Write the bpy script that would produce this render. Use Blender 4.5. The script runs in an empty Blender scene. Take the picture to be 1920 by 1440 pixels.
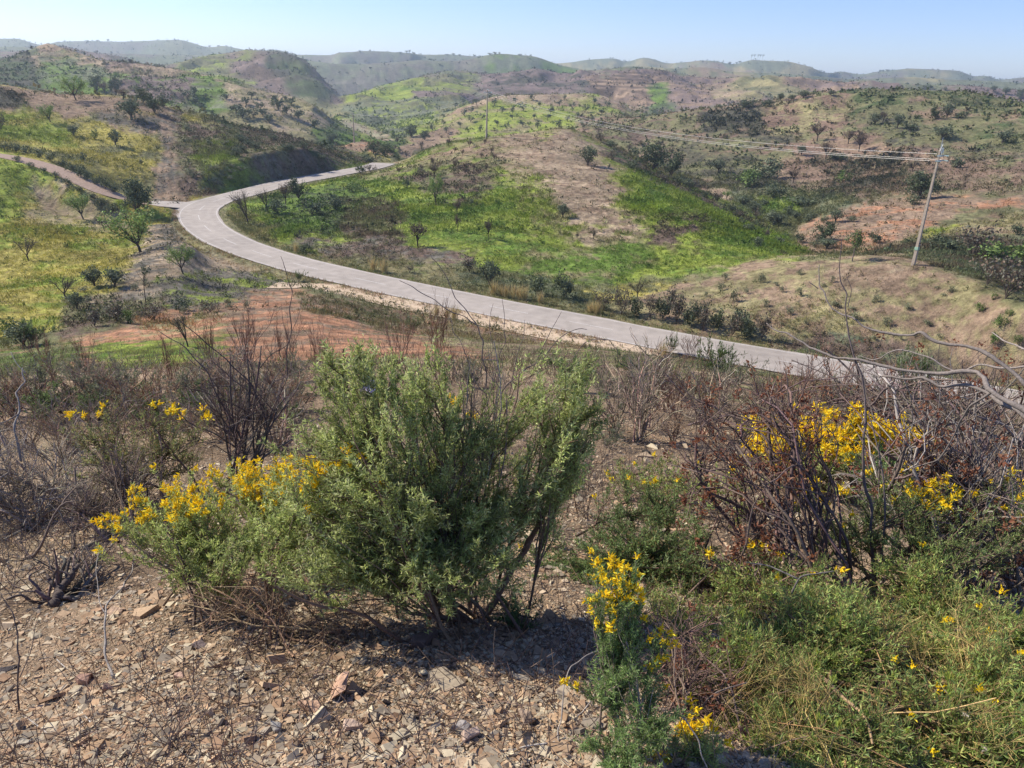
import bpy, math, random
import numpy as np
from mathutils import Vector
S = bpy.context.scene
COL = S.collection
RNG = np.random.default_rng(7)
random.seed(7)
R = math.radians

# ------------------------------------------------------------------ camera
F = 1450.0                      # focal length in pixels of a 1920 wide frame
PITCH, ROLL = 21.8, 2.05
cam = bpy.data.cameras.new('camera'); camo = bpy.data.objects.new('camera', cam); COL.objects.link(camo)
cam.sensor_width = 36.0; cam.lens = 36.0 * F / 1920.0
cam.clip_start = 0.05; cam.clip_end = 20000
cp, sp = math.cos(R(PITCH)), math.sin(R(PITCH))
fwd = np.array([0, cp, -sp]); right0 = np.array([1.0, 0, 0]); up0 = np.array([0, sp, cp])
cr, sr = math.cos(R(ROLL)), math.sin(R(ROLL))
camR = cr * right0 + sr * up0
camU = -sr * right0 + cr * up0
from mathutils import Matrix
camo.matrix_world = Matrix(((camR[0], camU[0], -fwd[0], 0), (camR[1], camU[1], -fwd[1], 0), (camR[2], camU[2], -fwd[2], 0), (0, 0, 0, 1)))
S.camera = camo

# ------------------------------------------------------------------ sun, sky, exposure
SUN_AZ, SUN_EL = -68.0, 39.0     # azimuth from +Y towards +X
sunv = np.array([math.sin(R(SUN_AZ)) * math.cos(R(SUN_EL)), math.cos(R(SUN_AZ)) * math.cos(R(SUN_EL)), math.sin(R(SUN_EL))])
sl = bpy.data.lights.new('sun', 'SUN'); sl.energy = 5.0; sl.angle = R(0.53); sl.color = (1.0, 0.935, 0.80)
so = bpy.data.objects.new('sun', sl); COL.objects.link(so)
so.rotation_euler = Vector(sunv).to_track_quat('Z', 'Y').to_euler()
W = bpy.data.worlds.new('World'); S.world = W; W.use_nodes = True
nt = W.node_tree; nt.nodes.clear()
sky = nt.nodes.new('ShaderNodeTexSky'); sky.sky_type = 'NISHITA'; sky.sun_disc = False
sky.sun_elevation = R(SUN_EL); sky.sun_rotation = R(SUN_AZ)
sky.altitude = 1200; sky.air_density = 1.1; sky.dust_density = 0.15; sky.ozone_density = 3.0
bg = nt.nodes.new('ShaderNodeBackground'); bg.inputs[1].default_value = 0.125
wo = nt.nodes.new('ShaderNodeOutputWorld')
tint = nt.nodes.new('ShaderNodeVectorMath'); tint.operation = 'MULTIPLY'; tint.inputs[1].default_value = (.665, .70, .95)
nt.links.new(sky.outputs[0], tint.inputs[0]); nt.links.new(tint.outputs[0], bg.inputs[0]); nt.links.new(bg.outputs[0], wo.inputs[0])
S.view_settings.view_transform = 'Standard'; S.view_settings.look = 'None'
S.view_settings.exposure = 0.57; S.view_settings.gamma = 1.0
S.render.engine = 'CYCLES'
S.cycles.max_bounces = 5; S.cycles.diffuse_bounces = 3; S.cycles.transmission_bounces = 3; S.cycles.transparent_max_bounces = 6
S.cycles.volume_bounces = 0
S.cycles.use_denoising = True; S.cycles.denoiser = 'OPENIMAGEDENOISE'; S.cycles.denoising_input_passes = 'RGB_ALBEDO_NORMAL'; S.cycles.denoising_prefilter = 'ACCURATE'

# ------------------------------------------------------------------ pixel helpers (photograph pixels, 1920 x 1440)
def ray(px, py):
    px = np.asarray(px, float); py = np.asarray(py, float)
    dx = (px - 960) / F; dy = (720 - py) / F
    return dx[..., None] * camR + dy[..., None] * camU + fwd
def azel(px, py):
    d = ray(px, py); h = np.hypot(d[..., 0], d[..., 1])
    return np.arctan2(d[..., 0], d[..., 1]), d[..., 2] / h
def project(P):
    P = np.asarray(P, float); z = P @ fwd
    z = np.where(z > 1e-3, z, 1e-3)
    return 960 + F * (P @ camR) / z, 720 - F * (P @ camU) / z
def PT(px, py, r):
    """world point seen at a pixel at horizontal range r"""
    a, e = azel(px, py)
    return np.stack([r * np.sin(a), r * np.cos(a), r * e], -1)

# ------------------------------------------------------------------ noise
_T = np.random.default_rng(3).random((512, 512))
def vnoise(x, y):
    xi = np.floor(x).astype(np.int64); yi = np.floor(y).astype(np.int64)
    fx = x - xi; fy = y - yi
    fx = fx * fx * (3 - 2 * fx); fy = fy * fy * (3 - 2 * fy)
    a = _T[xi & 511, yi & 511]; b = _T[(xi + 1) & 511, yi & 511]
    c = _T[xi & 511, (yi + 1) & 511]; d = _T[(xi + 1) & 511, (yi + 1) & 511]
    return (a * (1 - fx) + b * fx) * (1 - fy) + (c * (1 - fx) + d * fx) * fy
def fbm(x, y, o=4, g=0.5):
    s = 0; a = 1; t = 0
    for k in range(o):
        s = s + a * vnoise(x * 2 ** k + 17.3 * k, y * 2 ** k + 9.1 * k); t += a; a *= g
    return s / t * 2 - 1

# ------------------------------------------------------------------ scene helpers
def tag(o, label=None, cat=None, group=None, kind=None):
    if label: o['label'] = label
    if cat: o['category'] = cat
    if group: o['group'] = group
    if kind: o['kind'] = kind
    return o
def empty(name, loc=(0, 0, 0), rz=0.0):
    o = bpy.data.objects.new(name, None); COL.objects.link(o)
    o.location = [float(v) for v in loc]; o.rotation_euler = (0, 0, rz); o.empty_display_size = 0.1
    return o
def mesh_np(name, V, Fc, mat, parent=None, col=None, smooth=False, attrs=None):
    """V (n,3); Fc (m,k) int array or a list of such arrays; col (n,3) linear"""
    V = np.asarray(V, np.float32)
    if not isinstance(Fc, list): Fc = [Fc]
    Fc = [np.asarray(f, np.int32) for f in Fc if len(f)]
    loops = np.concatenate([f.ravel() for f in Fc]); tot = np.concatenate([np.full(len(f), f.shape[1], np.int32) for f in Fc])
    st = np.concatenate([[0], np.cumsum(tot)[:-1]]).astype(np.int32)
    me = bpy.data.meshes.new(name)
    me.vertices.add(len(V)); me.vertices.foreach_set('co', V.ravel())
    me.loops.add(len(loops)); me.loops.foreach_set('vertex_index', loops)
    me.polygons.add(len(tot)); me.polygons.foreach_set('loop_start', st); me.polygons.foreach_set('loop_total', tot)
    me.polygons.foreach_set('use_smooth', np.full(len(tot), bool(smooth)))
    me.update(calc_edges=True)
    if col is not None:
        c = me.color_attributes.new('Col', 'FLOAT_COLOR', 'POINT')
        rgba = np.ones((len(V), 4), np.float32); rgba[:, :3] = np.clip(col, 0, 1)
        c.data.foreach_set('color', rgba.ravel())
    if attrs:
        for k, v in attrs.items():
            a = me.attributes.new(k, 'FLOAT', 'POINT'); a.data.foreach_set('value', np.asarray(v, np.float32))
    me.materials.append(mat)
    o = bpy.data.objects.new(name, me); COL.objects.link(o)
    if parent is not None: o.parent = parent
    return o
class Acc:
    """collects pieces of one mesh"""
    def __init__(s): s.V = []; s.F = {}; s.C = []; s.n = 0
    def add(s, V, Fc, col):
        V = np.asarray(V, float).reshape(-1, 3); Fc = np.asarray(Fc, int)
        s.V.append(V); s.F.setdefault(Fc.shape[1], []).append(Fc + s.n)
        c = np.asarray(col, float)
        if c.ndim == 1: c = np.repeat(c[None], len(V), 0)
        s.C.append(c); s.n += len(V)
    def build(s, name, mat, parent=None, smooth=False):
        V = np.concatenate(s.V)
        if parent is not None: V = V - np.array(parent.location)[None]
        return mesh_np(name, V, [np.concatenate(f) for f in s.F.values()], mat, parent, np.concatenate(s.C), smooth)

# ------------------------------------------------------------------ materials
def new_mat(name):
    m = bpy.data.materials.new(name); m.use_nodes = True; t = m.node_tree
    b = t.nodes.get('Principled BSDF'); return m, t, b
def vcol_mat(name, rough=0.8, spec=0.3, transl=0.0, var=0.25, scale=40.0, bump=0.0, bscale=60.0, metal=0.0):
    """colour attribute times a fine noise; optional light passing through leaves"""
    m, t, b = new_mat(name)
    a = t.nodes.new('ShaderNodeAttribute'); a.attribute_name = 'Col'
    geo = t.nodes.new('ShaderNodeNewGeometry')
    n = t.nodes.new('ShaderNodeTexNoise'); n.inputs['Scale'].default_value = scale; n.inputs['Detail'].default_value = 3
    t.links.new(geo.outputs['Position'], n.inputs['Vector'])
    mr = t.nodes.new('ShaderNodeMapRange'); mr.inputs['From Min'].default_value = 0.25; mr.inputs['From Max'].default_value = 0.75
    mr.inputs['To Min'].default_value = 1 - var; mr.inputs['To Max'].default_value = 1 + var
    t.links.new(n.outputs['Fac'], mr.inputs['Value'])
    mu = t.nodes.new('ShaderNodeVectorMath'); mu.operation = 'SCALE'
    t.links.new(a.outputs['Color'], mu.inputs[0]); t.links.new(mr.outputs['Result'], mu.inputs['Scale'])
    t.links.new(mu.outputs['Vector'], b.inputs['Base Color'])
    b.inputs['Roughness'].default_value = rough; b.inputs['Specular IOR Level'].default_value = spec; b.inputs['Metallic'].default_value = metal
    if bump:
        n2 = t.nodes.new('ShaderNodeTexNoise'); n2.inputs['Scale'].default_value = bscale; n2.inputs['Detail'].default_value = 4
        t.links.new(geo.outputs['Position'], n2.inputs['Vector'])
        bp = t.nodes.new('ShaderNodeBump'); bp.inputs['Strength'].default_value = bump; bp.inputs['Distance'].default_value = 1.0 / bscale
        t.links.new(n2.outputs['Fac'], bp.inputs['Height']); t.links.new(bp.outputs['Normal'], b.inputs['Normal'])
    if transl > 0:
        tr = t.nodes.new('ShaderNodeBsdfTranslucent'); t.links.new(mu.outputs['Vector'], tr.inputs['Color'])
        mx = t.nodes.new('ShaderNodeMixShader'); mx.inputs[0].default_value = transl
        out = t.nodes.get('Material Output')
        t.links.new(b.outputs[0], mx.inputs[1]); t.links.new(tr.outputs[0], mx.inputs[2]); t.links.new(mx.outputs[0], out.inputs['Surface'])
    return m
# ================================================================== TERRAIN (one real height field, defined by its ridge and valley lines)
# each line: (px, py, range) ; py may be given as ('z', height)
Z = 'z'
def rz(px, py, z):
    a, e = azel(px, py); return float(z / e)
def rd(px, py, z=-22.0): return (px, py, rz(px, py, z))
def const(r, z): return [(-300, (Z, z), r), (2200, (Z, z), r)]
LINES = [
 const(0.35, -1.6),
 const(1.3, -1.62),
 const(2.3, -1.88),
 const(4.0, -2.42),
 const(5.5, -2.87),
 const(8.5, -3.8),
 [(-200, 770, 13), (0, 755, 13), (500, 715, 13), (900, 706, 13), (1400, 745, 13), (1920, 830, 12.5)],
 [(-200, 715, 22), (0, 700, 22), (600, 668, 22), (1100, 675, 22), (1500, 722, 21.5), (1920, 790, 21)],
 [(-200, 700, 33), (0, 680, 33), (300, 650, 34), (600, 637, 34), (850, 645, 36), (1100, 655, 37), (1300, 682, 37), (1500, 715, 37), (1700, 752, 37), (1920, 790, 36)],
 [(-300, 700, 46), (50, 655, 50), (160, 630, 52), (300, 592, 60), (430, 562, 68), (540, 545, 76), (700, 572, 74), (850, 600, 69), (1000, 630, 65), (1240, 674, 59.5), (1430, 708, 56), (1600, 742, 53), (1920, 792, 49)],
 [(-300, 640, 60), (0, 610, 64), (100, 590, 66), (250, 540, 74), (330, 505, 81), rd(417, 480), rd(517, 503), rd(640, 530), rd(853, 583), rd(973, 605), rd(1240, 663), rd(1430, 698), rd(1600, 730), rd(1920, 780)],
 [(-300, 590, 68), (0, 570, 71), (100, 553, 74), (250, 505, 82), (330, 475, 89), rd(417, 455), rd(527, 477), rd(640, 503), rd(853, 547), rd(1023, 577), rd(1280, 625), rd(1480, 662), rd(1680, 698), rd(1920, 742)],
 [rd(-300, 530, -21.5), rd(0, 520, -21.5), rd(100, 500, -21.5), rd(200, 470), rd(330, 428), rd(450, 425), rd(560, 450), rd(700, 478), rd(900, 515, -22.3), rd(1000, 530, -22.5), (1100, 543, 86), (1200, 536, 91), (1290, 519, 94), (1400, 502, 95), (1550, 488, 93), (1713, 492, 91), (1800, 512, 87), (1860, 540, 82), (1920, 570, 77), (2100, 620, 72)],
 [rd(-300, 420), rd(0, 425), rd(100, 420), rd(300, 400), rd(400, 392), rd(500, 405), rd(640, 410), (760, 392, 128), (900, 380, 130), (1060, 376, 130), (1200, 390, 126), (1300, 422, 118), (1400, 457, 113), (1470, 478, 109), (1600, 482, 106), (1700, 486, 104), (1800, 494, 102), (1920, 540, 96)],
 [(-300, 270, 160), (0, 290, 158), (100, 313, 150), (200, 350, 140), (300, 376, 134), (350, 378, 136), rd(430, 366), rd(520, 348), rd(600, 334), rd(660, 320), (720, 325, 176), (800, 322, 168), (900, 312, 166), (1060, 305, 166), (1200, 325, 166), (1250, 342, 172), (1290, 353, 180), (1340, 383, 163), (1400, 419, 140), (1490, 468, 120), (1600, 464, 124), (1750, 466, 120), (1920, 500, 114), (2200, 540, 112)],
 [(-300, 250, 180), (0, 268, 178), (100, 285, 171), (200, 318, 160), (300, 356, 146), (400, 347, 152), (440, 330, 157), (480, 303, 164), (540, 288, 170), (590, 291, 178), (620, 304, 189), (650, 313, 197), (690, 314, 199), (760, 306, 188), (900, 285, 182), (1060, 277, 184), (1200, 310, 188), (1250, 335, 195), (1290, 351, 198), (1345, 373, 182), (1400, 413, 153), (1480, 448, 133), (1560, 440, 137), (1700, 430, 142), (1920, 450, 138)],
 [(-300, 140, 245), (0, 158, 242), (60, 168, 240), (120, 176, 238), (230, 180, 236), (330, 204, 232), (400, 218, 233), (450, 236, 235), (500, 247, 232), (560, 262, 226), (620, 281, 222), (680, 303, 218), (715, 310, 214), (760, 298, 206), (820, 275, 202), (910, 259, 199), (1000, 248, 202), (1060, 242, 205), (1130, 264, 209), (1200, 300, 214), (1250, 325, 220), (1300, 345, 218), (1350, 365, 200), (1420, 408, 165), (1480, 436, 146), (1560, 405, 158), (1700, 375, 176), (1920, 362, 178)],
 [(-300, (Z, -34), 295), (0, (Z, -34), 295), (400, (Z, -36), 292), (560, (Z, -36), 285), (610, 283, 268), (645, 273, 265), (680, 266, 264), (735, 283, 262), (760, (Z, -30), 265), (1000, (Z, -34), 275), (1130, (Z, -30), 268), (1200, 312, 256), (1300, 318, 245), (1400, 330, 235), (1500, 335, 228), (1700, 312, 232), (1920, 300, 232)],
 [(-300, (Z, -34), 340), (0, (Z, -34), 340), (400, (Z, -36), 330), (610, (Z, -35), 325), (700, (Z, -34), 320), (900, (Z, -35), 325), (1000, (Z, -33), 310), (1120, 255, 300), (1200, 265, 292), (1300, 258, 290), (1500, 245, 290), (1700, 228, 290), (1920, 218, 290)],
 [(-300, 160, 440), (0, 160, 430), (150, 170, 430), (300, 190, 400), (450, 228, 366), (590, 257, 352), (700, 274, 360), (800, 268, 372), (900, 250, 380), (1000, 240, 385), (1087, 232, 362), (1150, 226, 352), (1207, 219, 348), (1280, 208, 350), (1400, 195, 355), (1460, 185, 360), (1560, 171, 365), (1640, 167, 370), (1800, 171, 375), (1870, 182, 368), (1920, 191, 362), (2200, 200, 360)],
 [(-300, 135, 520), (0, 133, 520), (93, 122, 540), (207, 140, 480), (367, 160, 440), (500, 195, 405), (597, 226, 392), (660, 256, 400), (720, 264, 405), (800, 247, 430), (870, 222, 450), (1000, 206, 460), (1107, 204, 460), (1157, 212, 450), (1210, (Z, -34), 430), (1280, (Z, -42), 430), (1600, (Z, -40), 440), (2200, (Z, -40), 440)],
 [(-300, 120, 620), (-100, 118, 620), (0, 111, 620), (50, 97, 640), (93, 84, 650), (125, 96, 630), (207, 117, 560), (283, 124, 540), (367, 138, 500), (433, 148, 480), (500, 172, 450), (567, 186, 432), (597, 204, 430), (640, 238, 438), (700, 258, 440), (760, 248, 465), (833, 222, 500), (870, 200, 520), (907, 187, 530), (940, 179, 535), (1020, 178, 540), (1107, 175, 540), (1157, 189, 530), (1185, 207, 515), (1210, 222, 505), (1280, (Z, -46), 520), (1600, (Z, -46), 560), (2200, (Z, -46), 560)],
 [(-300, (Z, -50), 760), (93, (Z, -50), 780), (300, (Z, -50), 680), (500, (Z, -52), 580), (590, (Z, -50), 560), (640, 229, 545), (720, 238, 545), (800, 214, 600), (860, 200, 650), (940, (Z, -46), 680), (1107, (Z, -46), 680), (1180, 206, 640), (1240, 203, 620), (1300, 200, 620), (1400, 191, 620), (1500, 192, 620), (1650, (Z, -36), 620), (2200, (Z, -40), 620)],
 [(-300, (Z, -50), 850), (93, (Z, -50), 900), (250, (Z, -50), 820), (340, 152, 800), (433, 160, 760), (500, 178, 720), (567, 198, 670), (610, 212, 640), (640, 207, 640), (700, 202, 660), (800, 178, 720), (900, 170, 790), (1000, 165, 790), (1107, 160, 790), (1190, 160, 790), (1300, 168, 760), (1400, 172, 740), (1500, 175, 745), (1600, 179, 750), (1800, (Z, -30), 750), (2200, (Z, -35), 740)],
 [(-300, 95, 1200), (0, 97, 1200), (60, 93, 1180), (110, 87, 1150), (167, 98, 1100), (233, 107, 1050), (290, 124, 1000), (340, 118, 1000), (380, 107, 1000), (433, 99, 1000), (467, 94, 1000), (520, 97, 1000), (560, 108, 950), (590, 130, 900), (617, 160, 850), (640, 181, 820), (672, 175, 820), (707, 163, 850), (760, 150, 900), (807, 140, 950), (853, 133, 980), (907, 138, 1000), (973, 134, 1000), (1007, 129, 1000), (1057, 138, 1000), (1107, 135, 980), (1190, 129, 950), (1257, 135, 950), (1320, 147, 950), (1413, 148, 950), (1467, 146, 950), (1547, 153, 950), (1650, 159, 950), (1800, 160, 950), (1920, 168, 950), (2200, 175, 950)],
 [(-300, (Z, -60), 1350), (600, (Z, -60), 1250), (1100, (Z, -60), 1250), (2200, (Z, -60), 1250)],
 [(-300, 88, 1700), (60, 88, 1700), (200, 100, 1700), (350, 104, 1700), (420, 103, 1650), (480, 108, 1600), (560, 112, 1550), (640, 120, 1500), (720, 117, 1500), (800, 112, 1500), (850, 114, 1500), (900, 105, 1500), (930, 100, 1500), (973, 103, 1500), (1000, 106, 1500), (1060, 125, 1500), (1120, 131, 1500), (1190, 123, 1500), (1257, 128, 1500), (1320, 126, 1500), (1380, 134, 1500), (1500, 140, 1500), (1600, 148, 1600), (1700, 146, 1600), (1800, 149, 1600), (1920, 156, 1600), (2200, 165, 1600)],
 [(-300, (Z, -70), 1850), (2200, (Z, -70), 1850)],
 [(-300, 80, 2700), (0, 73, 2700), (33, 73, 2700), (60, 80, 2700), (80, 84, 2700), (110, 78, 2700), (167, 77, 2700), (250, 78, 2700), (313, 75, 2700), (337, 75, 2700), (367, 82, 2700), (393, 88, 2700), (420, 86, 2700), (450, 92, 2650), (490, 98, 2600), (517, 94, 2500), (560, 102, 2300), (617, 103, 2200), (640, 98, 2100), (697, 96, 2100), (767, 100, 2100), (797, 103, 2200), (840, 102, 2200), (890, 105, 2200), (930, 103, 2200), (1000, 118, 2300), (1040, 119, 2500), (1107, 112, 2500), (1153, 110, 2500), (1173, 115, 2500), (1207, 109, 2500), (1257, 119, 2500), (1280, 117, 2400), (1333, 114, 2300), (1373, 120, 2300), (1413, 113, 2300), (1467, 114, 2300), (1510, 123, 2300), (1553, 137, 2400), (1580, 134, 2700), (1610, 139, 2700), (1647, 134, 2700), (1713, 129, 2700), (1793, 133, 2700), (1830, 143, 2700), (1847, 142, 2700), (1877, 149, 2700), (1920, 145, 2700), (2200, 140, 2700)],
 [(-300, (Z, -120), 3500), (2200, (Z, -120), 3500)],
 [(-300, (Z, -200), 5500), (2200, (Z, -200), 5500)],
]
ROWS = [5, 95, 80, 48, 48, 32, 26, 26, 50, 26, 24, 56, 70, 42, 16, 56, 14, 36, 40, 18, 26, 12, 22, 34, 8, 16, 5, 16, 4, 2]
assert len(ROWS) == len(LINES) - 1

def pchip_slopes(x, y):
    """Fritsch-Carlson slopes; x, y (..., n)"""
    h = np.diff(x, axis=-1); d = np.diff(y, axis=-1) / h
    m = np.zeros_like(y)
    w1 = 2 * h[..., 1:] + h[..., :-1]; w2 = h[..., 1:] + 2 * h[..., :-1]
    same = (d[..., :-1] * d[..., 1:]) > 0
    with np.errstate(divide='ignore', invalid='ignore'):
        mm = (w1 + w2) / (w1 / d[..., :-1] + w2 / d[..., 1:])
    m[..., 1:-1] = np.where(same, mm, 0)
    m[..., 0] = d[..., 0]; m[..., -1] = d[..., -1]
    return m
def herm(x0, x1, y0, y1, m0, m1, x):
    h = x1 - x0; t = (x - x0) / h; t2 = t * t; t3 = t2 * t
    return y0 * (2 * t3 - 3 * t2 + 1) + h * m0 * (t3 - 2 * t2 + t) + y1 * (-2 * t3 + 3 * t2) + h * m1 * (t3 - t2)
def interp_line(ax, ay, a):
    m = pchip_slopes(ax, ay); i = np.clip(np.searchsorted(ax, a) - 1, 0, len(ax) - 2)
    ac = np.clip(a, ax[0], ax[-1])
    return herm(ax[i], ax[i + 1], ay[i], ay[i + 1], m[i], m[i + 1], ac)
NA = 800
AZ = np.concatenate([np.linspace(-68, -44, 40, endpoint=False), np.linspace(-44, 44, NA, endpoint=False), np.linspace(44, 68, 41)]) * math.pi / 180
LR = []; LZ = []
for ln in LINES:
    pa, pr, pz = [], [], []
    for px, py, r in ln:
        if isinstance(py, tuple):
            a, _ = azel(px, 300.0 if r > 50 else 700.0); z = py[1]
        else:
            a, e = azel(px, py); z = r * float(e)
        pa.append(float(a)); pr.append(r); pz.append(z)
    pa, pr, pz = map(np.array, (pa, pr, pz)); o = np.argsort(pa); pa, pr, pz = pa[o], pr[o], pz[o]
    rr = np.exp(interp_line(pa, np.log(pr), AZ)); ee = interp_line(pa, pz / pr, AZ)
    LR.append(rr); LZ.append(rr * ee)
LR = np.array(LR).T; LZ = np.array(LZ).T          # (columns, lines)
for k in range(1, LR.shape[1]): LR[:, k] = np.maximum(LR[:, k], LR[:, k - 1] * 1.015)
LM = pchip_slopes(LR, LZ)
rows_r, rows_z, rows_f = [], [], []
for k, n in enumerate(ROWS):
    last = k == len(ROWS) - 1
    for j in range(n + (1 if last else 0)):
        f = j / n
        r = np.exp(np.log(LR[:, k]) * (1 - f) + np.log(LR[:, k + 1]) * f)
        z = herm(LR[:, k], LR[:, k + 1], LZ[:, k], LZ[:, k + 1], LM[:, k], LM[:, k + 1], r)
        rows_r.append(r); rows_z.append(z); rows_f.append(np.full_like(r, math.sin(math.pi * f) ** 2))
GR = np.array(rows_r).T; GZ = np.array(rows_z).T; GF = np.array(rows_f).T   # (columns, rows)
GX = GR * np.sin(AZ)[:, None]; GY = GR * np.cos(AZ)[:, None]
# relief: small bumps near, gullies far
def sstep(a, b, x): t = np.clip((x - a) / (b - a), 0, 1); return t * t * (3 - 2 * t)
relief = 0.035 * fbm(GX * 1.7, GY * 1.7, 4) * sstep(0.9, 2.5, GR)
relief += 0.012 * fbm(GX * 9, GY * 9, 3) * (GR < 15)
relief += 0.16 * fbm(GX / 5.0, GY / 5.0, 4) * sstep(5, 25, GR)
relief += (0.3 + 0.7 * GF) * 0.9 * fbm(GX / 22.0, GY / 22.0, 4) * sstep(70, 180, GR)
g1 = 1 - np.abs(fbm(GX / 95.0 + 3, GY / 95.0, 5, 0.55)) * 2.2
relief += .22 * fbm(GX / 2.6, GY / 2.6, 3) * sstep(75, 110, GR) * sstep(400, 260, GR)
relief += GF * 9.0 * (g1 - 0.5) * sstep(330, 900, GR)
g2 = 1 - np.abs(fbm(GX / 40.0 + 7, GY / 40.0, 4, 0.55)) * 2.2
relief += GF * 4.2 * (g2 - 0.5) * sstep(215, 330, GR)
relief += 2.0 * fbm(GX / 60, GY / 60, 4) * sstep(500, 1500, GR)
PXg, PYg = project(np.stack([GX, GY, GZ], -1))      # photograph pixel of every terrain point, used to place the soil and plant zones

# ------------------------------------------------------------------ the road's centre line, in plan
def smooth_path(P, step=1.0, it=1):
    P = np.asarray(P, float); d = np.concatenate([[0], np.cumsum(np.linalg.norm(np.diff(P[:, :2], axis=0), axis=1))])
    n = max(int(d[-1] / step), 4); s = np.linspace(0, d[-1], n)
    out = np.stack([interp_line(d, P[:, k], s) for k in range(P.shape[1])], 1)
    for _ in range(it):
        o = out.copy(); o[1:-1] = (out[:-2] + 2 * out[1:-1] + out[2:]) / 4; out = o
    return out
road_px = [(2150, 800), (1920, 756), (1680, 714), (1480, 680), (1280, 645), (1100, 609), (900, 571), (760, 542), (640, 516), (527, 488), (440, 458), (395, 434), (373, 411), (378, 388), (405, 375), (440, 367), (520, 346), (600, 331), (660, 320), (700, 313), (720, 306)]
rp = [PT(px, py, rz(px, py, -22.0)) for px, py in road_px]
ROAD = smooth_path(rp, 1.5, 12)
dirt_px = [(-150, 275, 160), (-60, 283, 159), (0, 291, 157), (60, 303, 152), (110, 320, 147), (160, 343, 141), (215, 368, 135.5), (258, 380, 135.5), (300, 388, 136)]
DIRT = smooth_path([PT(a, b, c) for a, b, c in dirt_px] + [PT(322, 389, rz(322, 389, -22.03))], 1.5, 8)
def dist_path(X, Y, P, maxd=25):
    """distance and height of nearest path point for grid points close to the path"""
    D = np.full(X.shape, 1e3); ZZ = np.zeros(X.shape)
    sel = (X > P[:, 0].min() - maxd) & (X < P[:, 0].max() + maxd) & (Y > P[:, 1].min() - maxd) & (Y < P[:, 1].max() + maxd)
    xs = X[sel]; ys = Y[sel]; dm = np.full(len(xs), 1e9); zz = np.zeros(len(xs))
    for a, b in zip(P[:-1], P[1:]):
        ab = b[:2] - a[:2]; t = np.clip(((xs - a[0]) * ab[0] + (ys - a[1]) * ab[1]) / (ab @ ab), 0, 1)
        dd = np.hypot(xs - a[0] - t * ab[0], ys - a[1] - t * ab[1]); m = dd < dm
        dm[m] = dd[m]; zz[m] = (a[2] + t * (b[2] - a[2]))[m]
    D[sel] = dm; ZZ[sel] = zz
    return D, ZZ
ROADW = 3.0
DR, ZR = dist_path(GX, GY, ROAD[::2]); DD, ZD = dist_path(GX, GY, DIRT[::2])
GZ = GZ + relief
w = 1 - sstep(ROADW + 0.8, ROADW + 6.0, DR); GZ = GZ * (1 - w) + (ZR - 0.06 - 0.35 * sstep(ROADW + .1, ROADW + 1.6, DR)) * w
APR = np.array([PT(x, y, rz(x, y, -22.0)) for x, y in [(285, 386), (320, 388), (365, 392)]])
DA, ZA = dist_path(GX, GY, APR); w = 1 - sstep(11.0, 20.0, DA); GZ = GZ * (1 - w) + (-22.07) * w
w = 1 - sstep(1.9, 6.0, DD); w *= sstep(3.2, 5.0, DR); GZ = GZ * (1 - w) + (ZD - 0.05) * w
if True:  # furrows of the ploughed red fields are real relief
    fm = sstep(0, 14, 1) * ((PXg > 1480) & (PXg < 1890) & (PYg > 362) & (PYg < 468) & (GR > 118) & (GR < 185))
    GZ += 0.22 * fm * np.sin((GX * 0.55 + GY * 0.83) * 2 * math.pi / 3.2)
    fm = ((PXg > 60) & (PXg < 880) & (PYg > 560) & (PYg < 690) & (GR > 26) & (GR < 72))
    GZ += 0.05 * fm * np.sin((GX * 0.35 + GY * 0.93) * 2 * math.pi / 1.3 + 2 * fbm(GX / 4, GY / 4, 2))

def col_index(a):
    i = np.clip(np.searchsorted(AZ, a) - 1, 0, len(AZ) - 2); return i, (a - AZ[i]) / (AZ[i + 1] - AZ[i])
def H(x, y):
    """terrain height at plan positions"""
    x = np.atleast_1d(np.asarray(x, float)); y = np.atleast_1d(np.asarray(y, float))
    a = np.arctan2(x, y); r = np.hypot(x, y); i, f = col_index(a); f = np.clip(f, 0, 1)
    out = np.zeros(len(x))
    for c in np.unique(i):
        m = i == c
        z0 = np.interp(r[m], GR[c], GZ[c]); z1 = np.interp(r[m], GR[c + 1], GZ[c + 1])
        out[m] = z0 * (1 - f[m]) + z1 * f[m]
    return out
def G(px, py, rmin=0.0):
    """first terrain point seen at a pixel beyond rmin"""
    a, e = azel(px, py); i, f = col_index(float(a))
    r = GR[i] * (1 - f) + GR[i + 1] * f; z = GZ[i] * (1 - f) + GZ[i + 1] * f
    el = z / r; ok = np.nonzero((el >= float(e)) & (r > rmin))[0]
    if len(ok) == 0:
        m = r > rmin; j = int(np.argmax(np.where(m, el, -9))); rr = r[j]
    else:
        j = ok[0]
        if j == 0 or r[j - 1] < rmin: rr = r[j]
        else:
            t = (float(e) - el[j - 1]) / (el[j] - el[j - 1] + 1e-12); rr = r[j - 1] + t * (r[j] - r[j - 1])
    x, y = rr * math.sin(a), rr * math.cos(a)
    return np.array([x, y, float(H(x, y)[0])])

# ------------------------------------------------------------------ ground cover zones
PAL = dict(pink=(.27, .19, .13), red=(.42, .215, .125), tan=(.35, .265, .18), dry=(.27, .235, .12), green=(.125, .19, .036), lime=(.23, .275, .05),
           yel=(.365, .31, .085), olive=(.175, .17, .085), dark=(.075, .072, .055), brown=(.155, .11, .085), grey=(.15, .135, .11), sage=(.15, .165, .10),
           purple=(.19, .14, .125), dkgreen=(.07, .095, .04), pale=(.33, .31, .19), soil=(.25, .175, .12), clay=(.225, .15, .11), thick=(.085, .08, .055))
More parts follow.
